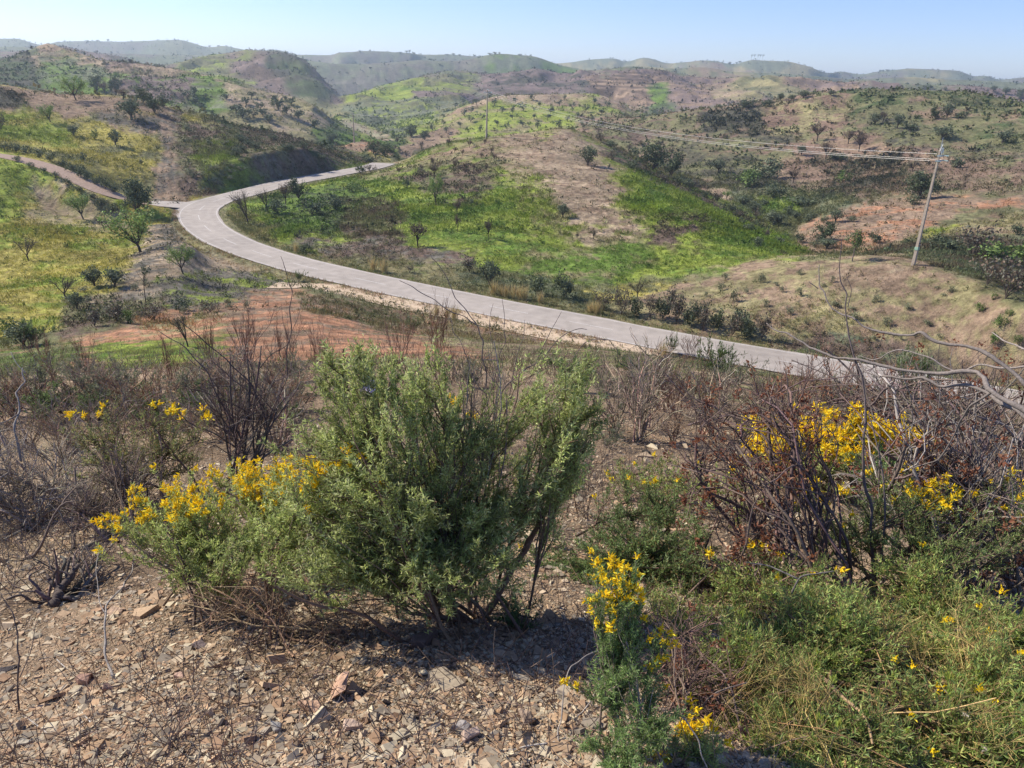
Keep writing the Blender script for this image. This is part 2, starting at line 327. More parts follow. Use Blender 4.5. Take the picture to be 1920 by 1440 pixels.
# (polygon, range min, range max, colour A, colour B, share of B, noise size in m, edge softness px)
ZN = [
 # --- far hills
 ([(-400, 60), (2300, 60), (2300, 210), (-400, 210)], 1250, 9000, 'sage', 'grey', .45, 90, 2),
 ([(300, 60), (460, 60), (460, 130), (300, 130)], 1900, 9000, 'sage', 'olive', .4, 120, 8),
 ([(1280, 100), (1560, 100), (1520, 160), (1280, 150)], 1250, 4000, 'sage', 'dry', .45, 120, 5),
 ([(1290, 120), (1350, 118), (1365, 135), (1330, 150), (1290, 145)], 1250, 4000, 'soil', 'olive', .4, 90, 3),
 ([(1345, 135), (1390, 126), (1420, 140), (1390, 152), (1340, 150)], 1250, 4000, 'dry', 'soil', .4, 90, 3),
 ([(1700, 125), (1780, 135), (1760, 165), (1690, 160)], 1250, 4000, 'dry', 'sage', .5, 120, 6),
 ([(1040, 105), (1260, 105), (1260, 145), (1040, 145)], 1250, 4000, 'dry', 'sage', .5, 90, 5),
 ([(930, 98), (1080, 110), (1080, 150), (900, 140)], 1250, 2200, 'green', 'sage', .5, 60, 5),
 # --- hills about a kilometre off
 ([(-400, 60), (2300, 60), (2300, 300), (-400, 300)], 560, 1250, 'purple', 'sage', .5, 50, 2),
 ([(100, 80), (310, 120), (310, 140), (100, 110)], 700, 1250, 'dark', 'purple', .45, 40, 3),
 ([(320, 95), (470, 90), (440, 150), (430, 170), (330, 165)], 560, 1250, 'olive', 'lime', .45, 35, 6),
 ([(420, 100), (520, 95), (600, 200), (440, 165)], 560, 1250, 'purple', 'brown', .45, 40, 6),
 ([(500, 95), (560, 100), (625, 200), (610, 220), (560, 190), (505, 130)], 560, 1250, 'dkgreen', 'dark', .5, 40, 6),
 ([(425, 140), (480, 142), (475, 158), (430, 156)], 560, 1250, 'lime', 'olive', .2, 35, 4),
 ([(640, 175), (830, 138), (900, 140), (880, 200), (640, 240)], 520, 1250, 'olive', 'lime', .4, 35, 4),
 ([(720, 160), (790, 155), (790, 190), (715, 200)], 520, 1250, 'lime', 'green', .3, 30, 4),
 ([(770, 165), (900, 170), (890, 195), (775, 190)], 520, 1250, 'purple', 'brown', .35, 30, 4),
 ([(900, 128), (1100, 128), (1160, 180), (900, 180)], 560, 1250, 'purple', 'dark', .4, 35, 5),
 ([(1100, 150), (1250, 133), (1262, 160), (1215, 192), (1110, 172)], 560, 1250, 'brown', 'pink', .45, 25, 3),
 ([(1215, 160), (1250, 158), (1262, 205), (1225, 210)], 520, 1250, 'green', 'dkgreen', .45, 20, 4),
 ([(1255, 150), (1430, 150), (1420, 200), (1270, 215)], 520, 1250, 'purple', 'pink', .5, 35, 5),
 ([(1330, 160), (1440, 165), (1430, 195), (1340, 185)], 520, 1250, 'dry', 'tan', .4, 35, 4),
 ([(1370, 145), (1560, 148), (1560, 185), (1400, 175)], 520, 1250, 'dry', 'olive', .35, 30, 4),
 ([(1450, 145), (1600, 150), (1600, 175), (1540, 165)], 520, 1250, 'purple', 'pink', .5, 30, 4),
 # --- left second ridge
 ([(-400, 80), (760, 80), (760, 300), (-400, 300)], 300, 700, 'olive', 'dry', .4, 25, 2),
 ([(-400, 100), (0, 108), (75, 92), (80, 115), (0, 130), (-400, 140)], 330, 700, 'sage', 'dark', .45, 25, 3),
 ([(70, 82), (110, 82), (215, 120), (330, 130), (440, 150), (330, 160), (200, 140), (130, 118), (0, 130), (-20, 122), (70, 110)], 330, 700, 'pink', 'tan', .5, 20, 3),
 ([(-400, 118), (60, 112), (110, 170), (105, 200), (-400, 200)], 300, 700, 'dkgreen', 'dark', .6, 18, 5),
 ([(70, 110), (130, 105), (200, 125), (230, 160), (160, 200), (100, 190)], 300, 700, 'green', 'sage', .45, 18, 5),
 ([(200, 130), (370, 140), (380, 190), (330, 210), (210, 180)], 300, 700, 'purple', 'green', .3, 14, 5),
 ([(370, 150), (440, 150), (470, 200), (400, 225), (330, 200)], 300, 700, 'green', 'sage', .35, 18, 5),
 ([(400, 150), (470, 160), (600, 200), (640, 245), (560, 262), (470, 235), (430, 190)], 300, 700, 'dry', 'tan', .5, 20, 5),
 ([(590, 250), (600, 225), (640, 235), (760, 255), (760, 300), (590, 290)], 300, 560, 'dkgreen', 'green', .5, 12, 5),
 # --- valley and orchard hill
 ([(640, 170), (900, 170), (850, 225), (760, 275), (690, 260), (640, 240)], 380, 700, 'olive', 'sage', .4, 20, 4),
 ([(620, 225), (700, 200), (820, 200), (820, 235), (740, 270), (640, 250)], 380, 700, 'sage', 'lime', .35, 15, 4),
 ([(800, 230), (850, 210), (905, 182), (1150, 172), (1215, 215), (1180, 232), (1000, 250), (880, 275), (740, 290)], 300, 700, 'lime', 'dry', .35, 16, 4),
 ([(740, 292), (770, 262), (850, 235), (865, 250), (820, 275), (830, 290)], 300, 700, 'pink', 'soil', .4, 10, 4),
 ([(840, 222), (905, 182), (1150, 172), (1215, 212), (1160, 212), (1100, 190), (920, 195), (870, 222)], 300, 700, 'pink', 'tan', .45, 12, 4),
 ([(640, 222), (655, 222), (690, 245), (730, 262), (745, 278), (725, 272), (680, 255), (640, 240)], 380, 700, 'tan', 'pale', .4, 8, 3),
 # --- right hill
 ([(1080, 150), (2300, 150), (2300, 520), (1180, 420), (1080, 300)], 186, 420, 'clay', 'olive', .45, 8, 4),
 ([(1300, 215), (1440, 200), (1480, 230), (1500, 270), (1400, 260), (1310, 260)], 200, 420, 'thick', 'dark', .5, 8, 6),
 ([(1290, 300), (1420, 290), (1480, 320), (1480, 380), (1400, 390), (1340, 350)], 186, 420, 'olive', 'thick', .5, 8, 6),
 ([(1190, 245), (1310, 260), (1340, 340), (1290, 345), (1200, 290)], 186, 420, 'olive', 'thick', .5, 8, 6),
 ([(1560, 160), (2300, 160), (2300, 300), (1920, 300), (1760, 270), (1600, 215)], 200, 420, 'olive', 'dkgreen', .4, 10, 8),
 ([(1690, 195), (1920, 195), (1920, 240), (1740, 235)], 200, 420, 'olive', 'soil', .4, 10, 6),
 ([(1450, 300), (1560, 250), (1760, 270), (1920, 320), (1920, 360), (1500, 370)], 175, 420, 'clay', 'pink', .4, 8, 7),
 ([(1440, 190), (1600, 205), (1580, 240), (1430, 250)], 200, 420, 'clay', 'dry', .45, 8, 6),
 ([(1520, 300), (1680, 290), (1720, 350), (1560, 380)], 175, 420, 'thick', 'clay', .45, 7, 7),
 ([(1200, 225), (1290, 210), (1320, 240), (1250, 262), (1190, 250)], 200, 420, 'olive', 'brown', .5, 7, 8),
 ([(1620, 230), (1700, 222), (1760, 262), (1680, 275)], 200, 420, 'olive', 'dark', .4, 7, 8),
 ([(1740, 270), (1920, 262), (1940, 300), (1790, 305)], 200, 420, 'olive', 'dark', .45, 7, 8),
 ([(1700, 330), (1920, 330), (1930, 358), (1720, 360)], 186, 420, 'brown', 'olive', .5, 6, 8),
 ([(1380, 325), (1560, 360), (1640, 372), (1600, 392), (1470, 395), (1380, 380)], 175, 300, 'dark', 'olive', .5, 5, 7),
 ([(1110, 235), (1200, 228), (1260, 262), (1290, 330), (1220, 300), (1120, 262)], 200, 420, 'brown', 'olive', .5, 6, 7),
 # ravine
 ([(1330, 345), (1480, 380), (1620, 380), (1600, 480), (1470, 480), (1400, 430)], 100, 215, 'olive', 'sage', .5, 6, 6),
 ([(1335, 352), (1360, 352), (1375, 385), (1350, 378)], 150, 215, 'tan', 'pink', .4, 3, 3),
 ([(1420, 375), (1500, 385), (1500, 405), (1430, 400)], 100, 215, 'lime', 'green', .4, 5, 4),
 ([(1480, 470), (1520, 405), (1620, 380), (1760, 362), (1960, 362), (1960, 385), (1800, 400), (1720, 440), (1660, 470)], 100, 215, 'pink', 'red', .22, 5, 4),
 ([(1700, 450), (1780, 415), (1860, 395), (1960, 385), (1960, 450), (1850, 440), (1760, 460)], 100, 215, 'dry', 'pink', .4, 5, 5),
 ([(1722, 440), (1790, 410), (1815, 415), (1800, 428), (1735, 452)], 100, 215, 'lime', 'yel', .3, 4, 3),
 ([(1640, 475), (1760, 440), (1960, 440), (1960, 560), (1840, 520), (1700, 490)], 80, 215, 'sage', 'brown', .5, 4, 5),
 # --- left hill
 ([(-400, 100), (730, 100), (730, 420), (-400, 420)], 120, 260, 'yel', 'olive', .35, 8, 2),
 ([(-400, 140), (0, 155), (180, 172), (330, 200), (300, 225), (130, 212), (90, 215), (-400, 190)], 190, 260, 'pink', 'soil', .45, 5, 5),
 ([(-400, 165), (0, 165), (40, 178), (50, 200), (0, 205), (-400, 205)], 190, 260, 'dark', 'brown', .3, 5, 4),
 ([(-400, 200), (110, 225), (140, 270), (-400, 275)], 140, 260, 'lime', 'yel', .4, 8, 8),
 ([(200, 215), (300, 205), (330, 240), (250, 250), (190, 240)], 150, 260, 'grey', 'pink', .5, 4, 6),
 ([(295, 205), (340, 205), (345, 300), (360, 375), (262, 372), (300, 300)], 120, 260, 'pink', 'grey', .4, 3, 4),
 ([(330, 215), (420, 225), (560, 265), (600, 290), (470, 330), (400, 350), (345, 345), (330, 280)], 120, 260, 'brown', 'olive', .5, 4, 6),
 ([(360, 270), (440, 255), (450, 320), (370, 350)], 120, 260, 'olive', 'lime', .3, 3, 6),
 ([(400, 225), (520, 240), (700, 300), (690, 320), (610, 300), (500, 270)], 120, 260, 'dkgreen', 'brown', .6, 5, 5),
 ([(430, 345), (470, 300), (520, 285), (605, 285), (612, 305), (560, 322), (470, 340)], 120, 215, 'grey', 'brown', .5, 3, 4),
 ([(610, 285), (640, 272), (680, 264), (740, 285), (700, 306), (660, 300)], 240, 280, 'pink', 'red', .3, 4, 3),
 # --- hill in the bend
 ([(430, 300), (720, 310), (760, 290), (910, 255), (1060, 244), (1200, 298), (1300, 350), (1500, 470), (1480, 500), (1300, 520), (1050, 540), (850, 520), (560, 470), (400, 420)], 84, 214, 'lime', 'green', .45, 6, 5),
 ([(690, 300), (760, 290), (910, 252), (1060, 240), (1130, 262), (1160, 300), (1080, 320), (960, 330), (900, 310), (760, 320), (660, 325)], 84, 214, 'pink', 'dry', .5, 4, 10),
 ([(930, 255), (1060, 250), (1160, 310), (1190, 400), (1210, 455), (1110, 465), (1040, 440), (1010, 380), (960, 330)], 84, 214, 'tan', 'pink', .35, 3, 14),
 ([(960, 330), (1010, 320), (1060, 400), (1080, 470), (980, 420)], 84, 214, 'dry', 'lime', .4, 3, 10),
 ([(1000, 470), (1200, 460), (1240, 500), (1050, 540), (960, 520)], 80, 140, 'green', 'dry', .3, 4, 10),
 ([(1140, 300), (1300, 360), (1420, 430), (1500, 470), (1400, 480), (1250, 440), (1180, 380)], 84, 190, 'green', 'lime', .62, 4, 8),
 ([(1240, 380), (1420, 440), (1460, 478), (1340, 500), (1250, 490), (1220, 430)], 84, 160, 'lime', 'green', .4, 4, 8),
 ([(760, 330), (860, 300), (940, 320), (900, 380), (800, 370)], 84, 214, 'brown', 'olive', .55, 4, 8),
 ([(500, 360), (640, 340), (700, 360), (660, 440), (560, 440), (490, 400)], 84, 180, 'dkgreen', 'green', .5, 4, 8),
 ([(1215, 395), (1330, 415), (1310, 462), (1220, 445)], 84, 190, 'brown', 'lime', .5, 4, 8),
 ([(1120, 275), (1180, 290), (1320, 365), (1440, 430), (1420, 428), (1270, 360), (1140, 297)], 84, 215, 'brown', 'dkgreen', .35, 4, 3),
 ([(640, 390), (740, 380), (760, 450), (640, 450)], 84, 180, 'olive', 'brown', .5, 3, 8),
 ([(560, 450), (700, 455), (890, 480), (890, 505), (780, 500), (600, 480)], 80, 130, 'brown', 'grey', .4, 2.5, 6),
 ([(410, 395), (470, 400), (520, 450), (660, 480), (900, 510), (1100, 545), (1480, 620), (1480, 660), (1000, 570), (640, 500), (470, 455), (415, 425)], 60, 140, 'dry', 'olive', .45, 3, 8),
 ([(860, 500), (1000, 520), (1200, 560), (1450, 620), (1400, 640), (1100, 580), (900, 540)], 60, 120, 'olive', 'sage', .5, 3, 8),
 ([(1060, 545), (1280, 530), (1300, 570), (1100, 570)], 60, 120, 'yel', 'olive', .4, 4, 8),
 # --- hump with the pole
 ([(1150, 580), (1280, 520), (1400, 495), (1550, 480), (1730, 485), (1820, 515), (1960, 600), (2400, 700), (2400, 800), (1920, 740), (1480, 655), (1250, 610)], 57, 112, 'pink', 'dry', .45, 2.5, 6),
 ([(1250, 570), (1500, 560), (1700, 600), (1900, 620), (1900, 700), (1600, 670), (1400, 620)], 57, 97, 'dry', 'soil', .45, 1.6, 12),
 ([(1550, 500), (1700, 500), (1680, 540), (1560, 540)], 57, 112, 'pink', 'tan', .3, 2.5, 8),
 ([(1420, 620), (1600, 620), (1920, 700), (1920, 745), (1500, 665)], 55, 75, 'brown', 'sage', .5, 1.5, 8),
 # --- left meadow
 ([(-400, 250), (0, 290), (220, 372), (330, 392), (345, 430), (420, 480), (420, 500), (330, 520), (300, 560), (230, 600), (60, 650), (-400, 700)], 58, 165, 'yel', 'lime', .22, 6, 4),
 ([(-400, 250), (0, 295), (100, 340), (150, 380), (100, 440), (-400, 420)], 90, 165, 'yel', 'lime', .4, 7, 10),
 ([(60, 330), (200, 385), (260, 430), (180, 440), (60, 400)], 80, 165, 'tan', 'dry', .5, 4, 10),
 ([(280, 400), (340, 400), (350, 440), (430, 480), (560, 520), (540, 545), (430, 560), (300, 590), (200, 600), (150, 570), (240, 500)], 56, 125, 'tan', 'grey', .4, 2.5, 8),
 ([(120, 560), (260, 560), (420, 520), (540, 535), (420, 575), (300, 600), (200, 640), (120, 630)], 44, 100, 'brown', 'olive', .45, 2.0, 7),
 ([(300, 530), (430, 500), (540, 520), (520, 545), (400, 580), (320, 590)], 44, 100, 'grey', 'lime', .3, 2.0, 6),
 # --- red field and slope below the viewer
 ([(-400, 650), (60, 655), (160, 630), (300, 592), (430, 562), (540, 545), (620, 560), (870, 600), (1100, 640), (1100, 670), (900, 690), (-400, 760)], 20, 78, 'red', 'soil', .4, 3, 4),
 ([(180, 640), (300, 635), (420, 630), (430, 660), (300, 685), (170, 690)], 20, 60, 'lime', 'green', .35, 1.5, 8),
 ([(-400, 640), (60, 650), (150, 650), (120, 700), (-400, 760)], 15, 60, 'olive', 'green', .5, 1.5, 8),
 ([(260, 600), (420, 600), (400, 625), (260, 635)], 20, 70, 'dry', 'red', .5, 1.5, 6),
 ([(700, 570), (860, 605), (1100, 650), (1430, 715), (1700, 770), (2300, 900), (2300, 1000), (1400, 780), (1000, 700), (840, 650), (680, 600)], 12, 74, 'dry', 'soil', .45, 1.2, 8),
 ([(560, 555), (640, 560), (800, 600), (800, 625), (680, 600), (560, 575)], 40, 82, 'olive', 'soil', .4, 1.2, 6),
]
def poly_sd(poly, X, Y):
    """signed distance (inside positive) of pixel points to a polygon"""
    P = np.array(poly, float); n = len(P); d = np.full(X.shape, 1e18); ins = np.zeros(X.shape, bool)
    for i in range(n):
        ax, ay = P[i]; bx, by = P[(i + 1) % n]; ex, ey = bx - ax, by - ay
        t = np.clip(((X - ax) * ex + (Y - ay) * ey) / (ex * ex + ey * ey + 1e-9), 0, 1)
        d = np.minimum(d, (X - ax - t * ex) ** 2 + (Y - ay - t * ey) ** 2)
        c = ((ay > Y) != (by > Y))
        with np.errstate(divide='ignore', invalid='ignore'):
            ins ^= c & (X < (bx - ax) * (Y - ay) / (by - ay + 1e-12) + ax)
    return np.where(ins, 1, -1) * np.sqrt(d)
nC, nR = GR.shape
TC = np.empty((nC, nR, 3)); base = np.array(PAL['soil']); TC[:] = base
TC[:] = np.array(PAL['olive'])
near = GR < 25
TC[near] = np.array((.33, .235, .155))
ZID = np.full((nC, nR), -1, np.int16)
for zi, (poly, r0, r1, ca, cb, fb, sc, soft) in enumerate(ZN):
    P = np.array(poly); x0, y0 = P.min(0) - 3 * soft; x1, y1 = P.max(0) + 3 * soft
    m = (PXg > x0) & (PXg < x1) & (PYg > y0) & (PYg < y1) & (GR >= r0) & (GR <= r1)
    if not m.any(): continue
    gx, gy = GX[m], GY[m]; gr = GR[m]
    pxs = 1450.0 / gr
    sd = poly_sd(poly, PXg[m], PYg[m]) + (soft * 3.5 * fbm(gx / sc / 2, gy / sc / 2, 4) + soft * 2.5 * fbm(gx / sc * 2.5, gy / sc * 2.5, 3))
    k = sstep(-1.5 * soft, 1.5 * soft, sd)
    n = fbm(gx / sc, gy / sc, 5, 0.62); thr = np.quantile(n, 1 - fb)
    n2 = fbm(gx / sc * 5 + 9, gy / sc * 5, 3); mix = sstep(thr - .22, thr + .22, n + .45 * n2)[:, None]
    c = np.array(PAL[ca]) * (1 - mix) + np.array(PAL[cb]) * mix
    TC[m] = TC[m] * (1 - k[:, None]) + c * k[:, None]
    zm = ZID[m]; zm[k > .5] = zi; ZID[m] = zm
# the terraced slope: benches across the hill
tm = (PXg > 1095) & (PXg < 1245) & (PYg > 136) & (PYg < 192) & (GR > 620) & (GR < 1000)
TC[tm] *= (1 + (.38 * np.sin(GZ[tm] * 2 * math.pi / 3.2) - .08) * sstep(-2, 8, poly_sd([(1100, 152), (1180, 134), (1250, 138), (1225, 192), (1110, 175)], PXg[tm], PYg[tm])))[:, None]
# overall mottling
mot = 1 + 0.35 * fbm(GX / 1.3, GY / 1.3, 4) * (GR < 160) + 0.4 * fbm(GX / 7, GY / 7, 4, .65)
TC *= mot[..., None]
rows_m = (GR > 84) & (GR < 205) & (PXg > 700) & (PXg < 1500) & (PYg > 250) & (PYg < 500)
TC[rows_m] *= (1 + .27 * np.sin(GZ[rows_m] * 2 * math.pi / .55 + 2.5 * fbm(GX[rows_m] / 12, GY[rows_m] / 12, 2)) * sstep(-.2, .3, fbm(GX[rows_m] / 18, GY[rows_m] / 18, 3)))[:, None]
rows_m = (GR > 350) & (GR < 700) & (PXg > 100) & (PXg < 420) & (PYg > 110) & (PYg < 205)
TC[rows_m] *= (1 + .18 * np.sin(GZ[rows_m] * 2 * math.pi / 2.4 + 2 * fbm(GX[rows_m] / 50, GY[rows_m] / 50, 2)))[:, None]
fur = (PXg > 258) & (PXg < 350) & (PYg > 205) & (PYg < 378) & (GR > 120) & (GR < 260)
TC[fur] *= (1 + .18 * np.sin((GX[fur] * .93 + GY[fur] * .36) * 2 * math.pi / 1.4 + fbm(GX[fur] / 5, GY[fur] / 5, 2)))[:, None]
sdr = sstep(ROADW + .2, ROADW + 1.8, DR)
verge = np.array((.24, .22, .12)); TC = TC * sdr[..., None] + verge * (1 - sdr)[..., None]
GRV = sstep(30, 18, GR)                              # stony share near the viewer

def terrain_mat():
    m, t, b = new_mat('earth')
    L = t.links; N = t.nodes
    a = N.new('ShaderNodeAttribute'); a.attribute_name = 'Col'
    geo = N.new('ShaderNodeNewGeometry')
    def noise(sc, det, rough=.6):
        n = N.new('ShaderNodeTexNoise'); n.inputs['Scale'].default_value = sc; n.inputs['Detail'].default_value = det; n.inputs['Roughness'].default_value = rough
        L.new(geo.outputs['Position'], n.inputs['Vector']); return n
    def mrange(src, a0, a1, b0, b1):
        r = N.new('ShaderNodeMapRange'); r.inputs[1].default_value = a0; r.inputs[2].default_value = a1; r.inputs[3].default_value = b0; r.inputs[4].default_value = b1
        L.new(src, r.inputs[0]); return r
    n1 = noise(0.9, 8, .7); n2 = noise(14, 6, .7); n3 = noise(.12, 6, .65)
    r1 = mrange(n1.outputs['Fac'], .34, .66, .52, 1.48); r2 = mrange(n2.outputs['Fac'], .3, .7, .75, 1.25); r3 = mrange(n3.outputs['Fac'], .3, .7, .8, 1.2)
    m1 = N.new('ShaderNodeMath'); m1.operation = 'MULTIPLY'; L.new(r1.outputs[0], m1.inputs[0]); L.new(r2.outputs[0], m1.inputs[1])
    m2 = N.new('ShaderNodeMath'); m2.operation = 'MULTIPLY'; L.new(m1.outputs[0], m2.inputs[0]); L.new(r3.outputs[0], m2.inputs[1])
    sc = N.new('ShaderNodeVectorMath'); sc.operation = 'SCALE'; L.new(a.outputs['Color'], sc.inputs[0]); L.new(m2.outputs[0], sc.inputs['Scale'])
    n4 = noise(1.7, 5, .65); n5 = noise(.45, 6, .7); prev = sc.outputs['Vector']
    for nn_, a0, a1, colr, amt in ((n4, .56, .66, (.27, .19, .125, 1), .5), (n5, .56, .68, (.10, .11, .05, 1), .42)):
        r_ = mrange(nn_.outputs['Fac'], a0, a1, 0, amt); mx = N.new('ShaderNodeMix'); mx.data_type = 'RGBA'; L.new(r_.outputs[0], mx.inputs[0]); L.new(prev, mx.inputs[6]); mx.inputs[7].default_value = colr; prev = mx.outputs[2]
    L.new(prev, b.inputs['Base Color'])
    b.inputs['Roughness'].default_value = 1.0; b.inputs['Specular IOR Level'].default_value = 0.1
    bp = N.new('ShaderNodeBump'); bp.inputs['Strength'].default_value = .8; bp.inputs['Distance'].default_value = .9; L.new(n1.outputs['Fac'], bp.inputs['Height'])
    bp2 = N.new('ShaderNodeBump'); bp2.inputs['Strength'].default_value = .7; bp2.inputs['Distance'].default_value = .03; L.new(n2.outputs['Fac'], bp2.inputs['Height'])
    L.new(bp.outputs['Normal'], bp2.inputs['Normal']); L.new(bp2.outputs['Normal'], b.inputs['Normal'])
    return m
EARTH = terrain_mat()
def grid_obj(name, r0, r1):
    """rows r0..r1 inclusive of the height field"""
    n = r1 - r0 + 1
    V = np.stack([GX[:, r0:r1 + 1], GY[:, r0:r1 + 1], GZ[:, r0:r1 + 1]], -1).reshape(-1, 3)
    C = TC[:, r0:r1 + 1].reshape(-1, 3)
    i, j = np.meshgrid(np.arange(nC - 1), np.arange(n - 1), indexing='ij'); a = (i * n + j).ravel()
    Fq = np.stack([a, a + 1, a + n + 1, a + n], 1)[:, ::-1]
    return mesh_np(name, V, Fq, EARTH, None, C, True)
cum = np.cumsum([0] + ROWS)
SPLIT = int(cum[17])
tag(grid_obj('ground', 0, SPLIT), 'stony slope and grassy near hills running down to the road and its bend', 'ground', kind='structure')
tag(grid_obj('hills', SPLIT, nR - 1), 'rolling brown and green hills fading towards the skyline', 'hills', kind='structure')

# ------------------------------------------------------------------ road, markings, footpath, dirt road
def wear(P, k):
    """tyre-polished tracks, dusty edges and patched stretches of the asphalt"""
    u = np.linspace(-1, 1, k)[None]; s_ = (np.arange(len(P)) * 1.5)[:, None]; tr = np.exp(-((np.abs(u) - .28) / .09) ** 2) + np.exp(-((np.abs(u) - .72) / .09) ** 2)
    return 1 - .07 * tr + .06 * fbm(s_ / 14, u * 1.2, 4) + .08 * sstep(.86, 1, np.abs(u)) * (1 + fbm(s_ / 2, u * 3, 3)) - .10 * (fbm(s_ / 9 + 40, u * .5 + 3, 2) > .35)
def ribbon(name, P, offs_l, offs_r, lift, mat, col, kind='structure', s0=0.0, s1=1.0, follow=False, parent=None):
    P = P[int(s0 * (len(P) - 1)): int(s1 * (len(P) - 1)) + 1]
    T = np.gradient(P[:, :2], axis=0); T /= np.linalg.norm(T, axis=1)[:, None]; Nn = np.stack([-T[:, 1], T[:, 0]], 1)
    k = 13 if name == 'road' else 5; V = []
    for q in range(k):
        f = q / (k - 1)
        ol = offs_l if np.isscalar(offs_l) else np.asarray(offs_l)[:, None]; orr = offs_r if np.isscalar(offs_r) else np.asarray(offs_r)[:, None]
        xy = P[:, :2] + Nn * (ol * (1 - f) + orr * f)
        z = (H(xy[:, 0], xy[:, 1]) if follow else P[:, 2]) + lift
        V.append(np.column_stack([xy, z]))
    V = np.stack(V, 1); n = len(P); i, j = np.meshgrid(np.arange(n - 1), np.arange(k - 1), indexing='ij'); a = (i * k + j).ravel()
    Fq = np.stack([a, a + 1, a + k + 1, a + k], 1)
    up = np.cross(V[1, 0] - V[0, 0], V[0, 1] - V[0, 0])[2]
    if up > 0: Fq = Fq[:, ::-1]
    Fq = Fq[:, ::-1]
    return mesh_np(name, V.reshape(-1, 3), Fq, mat, parent, (np.array(col)[None, None] * wear(P, k)[..., None]).reshape(-1, 3) if name == 'road' else np.repeat(np.array(col)[None], n * k, 0), True)
ASPH = vcol_mat('asphalt', .9, .25, 0, .14, .9, .3, 45)
SANDM = vcol_mat('sandy path', 1, .1, 0, .22, 3.0, .5, 12)
PAINT = vcol_mat('road paint', .7, .3, 0, .25, 6.0)
rl = len(ROAD)
sx_ = np.arange(rl) * 1.5; asp = ribbon('road', ROAD, -ROADW + .16 * fbm(sx_ / 3, sx_ * 0 + 1, 3), ROADW + .16 * fbm(sx_ / 3, sx_ * 0 + 8, 3), 0.03, ASPH, (.375, .325, .28))
tag(asp, 'pale grey asphalt road sweeping round the bend', 'road', kind='structure')
sl_ = np.concatenate([[0], np.cumsum(np.linalg.norm(np.diff(ROAD[:, :2], axis=0), axis=1))]); RL = sl_[-1]
def mark(o0, o1, a, b):
    o = ribbon('road_marking', ROAD, o0, o1, 0.036, PAINT, (.52, .48, .44), s0=a / RL, s1=b / RL, parent=None)
    tag(o, 'white painted line on the grey asphalt road', 'road marking', kind='structure'); return o
mark(-ROADW + .26, -ROADW + .37, 0, RL * .997); mark(ROADW - .37, ROADW - .26, 0, RL * .997)
s = 3.0
while s < RL - 8: mark(-.06, .06, s, s + 4.5); s += 9.5
# asphalt apron of the junction
J = [PT(px, py, rz(px, py, -22.0)) for px, py in [(285, 376), (350, 379), (410, 368), (410, 392), (345, 425), (330, 405), (300, 393), (280, 388)]]
J = np.array(J); J[:, 2] = -22.0 + .022
c = J.mean(0); V = np.vstack([J, c]); Fj = np.array([[i, (i + 1) % len(J), len(J)] for i in range(len(J))])
if np.cross(J[1] - J[0], c - J[0])[2] < 0: Fj = Fj[:, ::-1]
tag(mesh_np('road_apron', V, Fj, ASPH, None, np.repeat([[.37, .325, .285]], len(V), 0)), 'grey asphalt fan where the dirt track meets the road', 'road', kind='structure')
nd = len(DIRT)
tag(ribbon('dirt_road', DIRT, -1.7, 1.7, 0.03, SANDM, (.36, .26, .20)), 'pale brown dirt track coming down the left meadow', 'dirt road', kind='structure')
fp_px = [(528, 541), (560, 535), (640, 549), (750, 572), (850, 590), (960, 614), (1100, 643), (1250, 671), (1400, 700)]
FP = smooth_path([G(a, b) for a, b in fp_px], 1.0, 4)
fw = np.interp(np.linspace(0, 1, len(FP)), [0, .15, .5, .62, 1], [1.5, 1.7, 1.5, .55, .5])
tag(ribbon('path', FP, -fw, fw, 0.05, SANDM, (.52, .40, .285), follow=True), 'bare sandy strip running beside the near edge of the road', 'path', kind='structure')
# ================================================================== plant builders
def unit(v): return v / (np.linalg.norm(v, axis=-1, keepdims=True) + 1e-12)
def rdir(n, up=0.0):
    v = RNG.normal(size=(n, 3)); v[:, 2] += up; return unit(v)
def tubes(P, Rad, sides=4):
    """P (N,K,3), Rad (N,K) -> vertices, quads"""
    N, K, _ = P.shape
    T = unit(np.gradient(P, axis=1)); D = unit(P[:, -1] - P[:, 0] + 1e-6)
    ref = np.where(np.abs(D[:, 2:3]) > 0.7, [[1.0, 0.13, 0]], [[0, 0.1, 1.0]])[:, None, :]
    A = unit(np.cross(T, ref)); B = np.cross(T, A)
    ang = np.arange(sides) * 2 * math.pi / sides
    ring = A[:, :, None, :] * np.cos(ang)[None, None, :, None] + B[:, :, None, :] * np.sin(ang)[None, None, :, None]
    V = P[:, :, None, :] + ring * Rad[:, :, None, None]
    n, k, s = np.meshgrid(np.arange(N), np.arange(K - 1), np.arange(sides), indexing='ij')
    i0 = (n * K + k) * sides; s1 = (s + 1) % sides
    Fq = np.stack([i0 + s, i0 + s1, i0 + sides + s1, i0 + sides + s], -1).reshape(-1, 4)
    return V.reshape(-1, 3), Fq
def leafq(P, D, L, Wd, fold=0.0):
    """narrow leaves: 4 points each"""
    n = len(P); S = unit(np.cross(D, rdir(n))); Nn = np.cross(D, S)
    L = np.broadcast_to(L, n)[:, None]; Wd = np.broadcast_to(Wd, n)[:, None]
    m = P + D * L * 0.45
    V = np.stack([P, m + S * Wd * .5 + Nn * L * fold, P + D * L + Nn * L * fold * -.6, m - S * Wd * .5 + Nn * L * fold], 1)
    return V.reshape(-1, 3), np.arange(n * 4).reshape(n, 4)
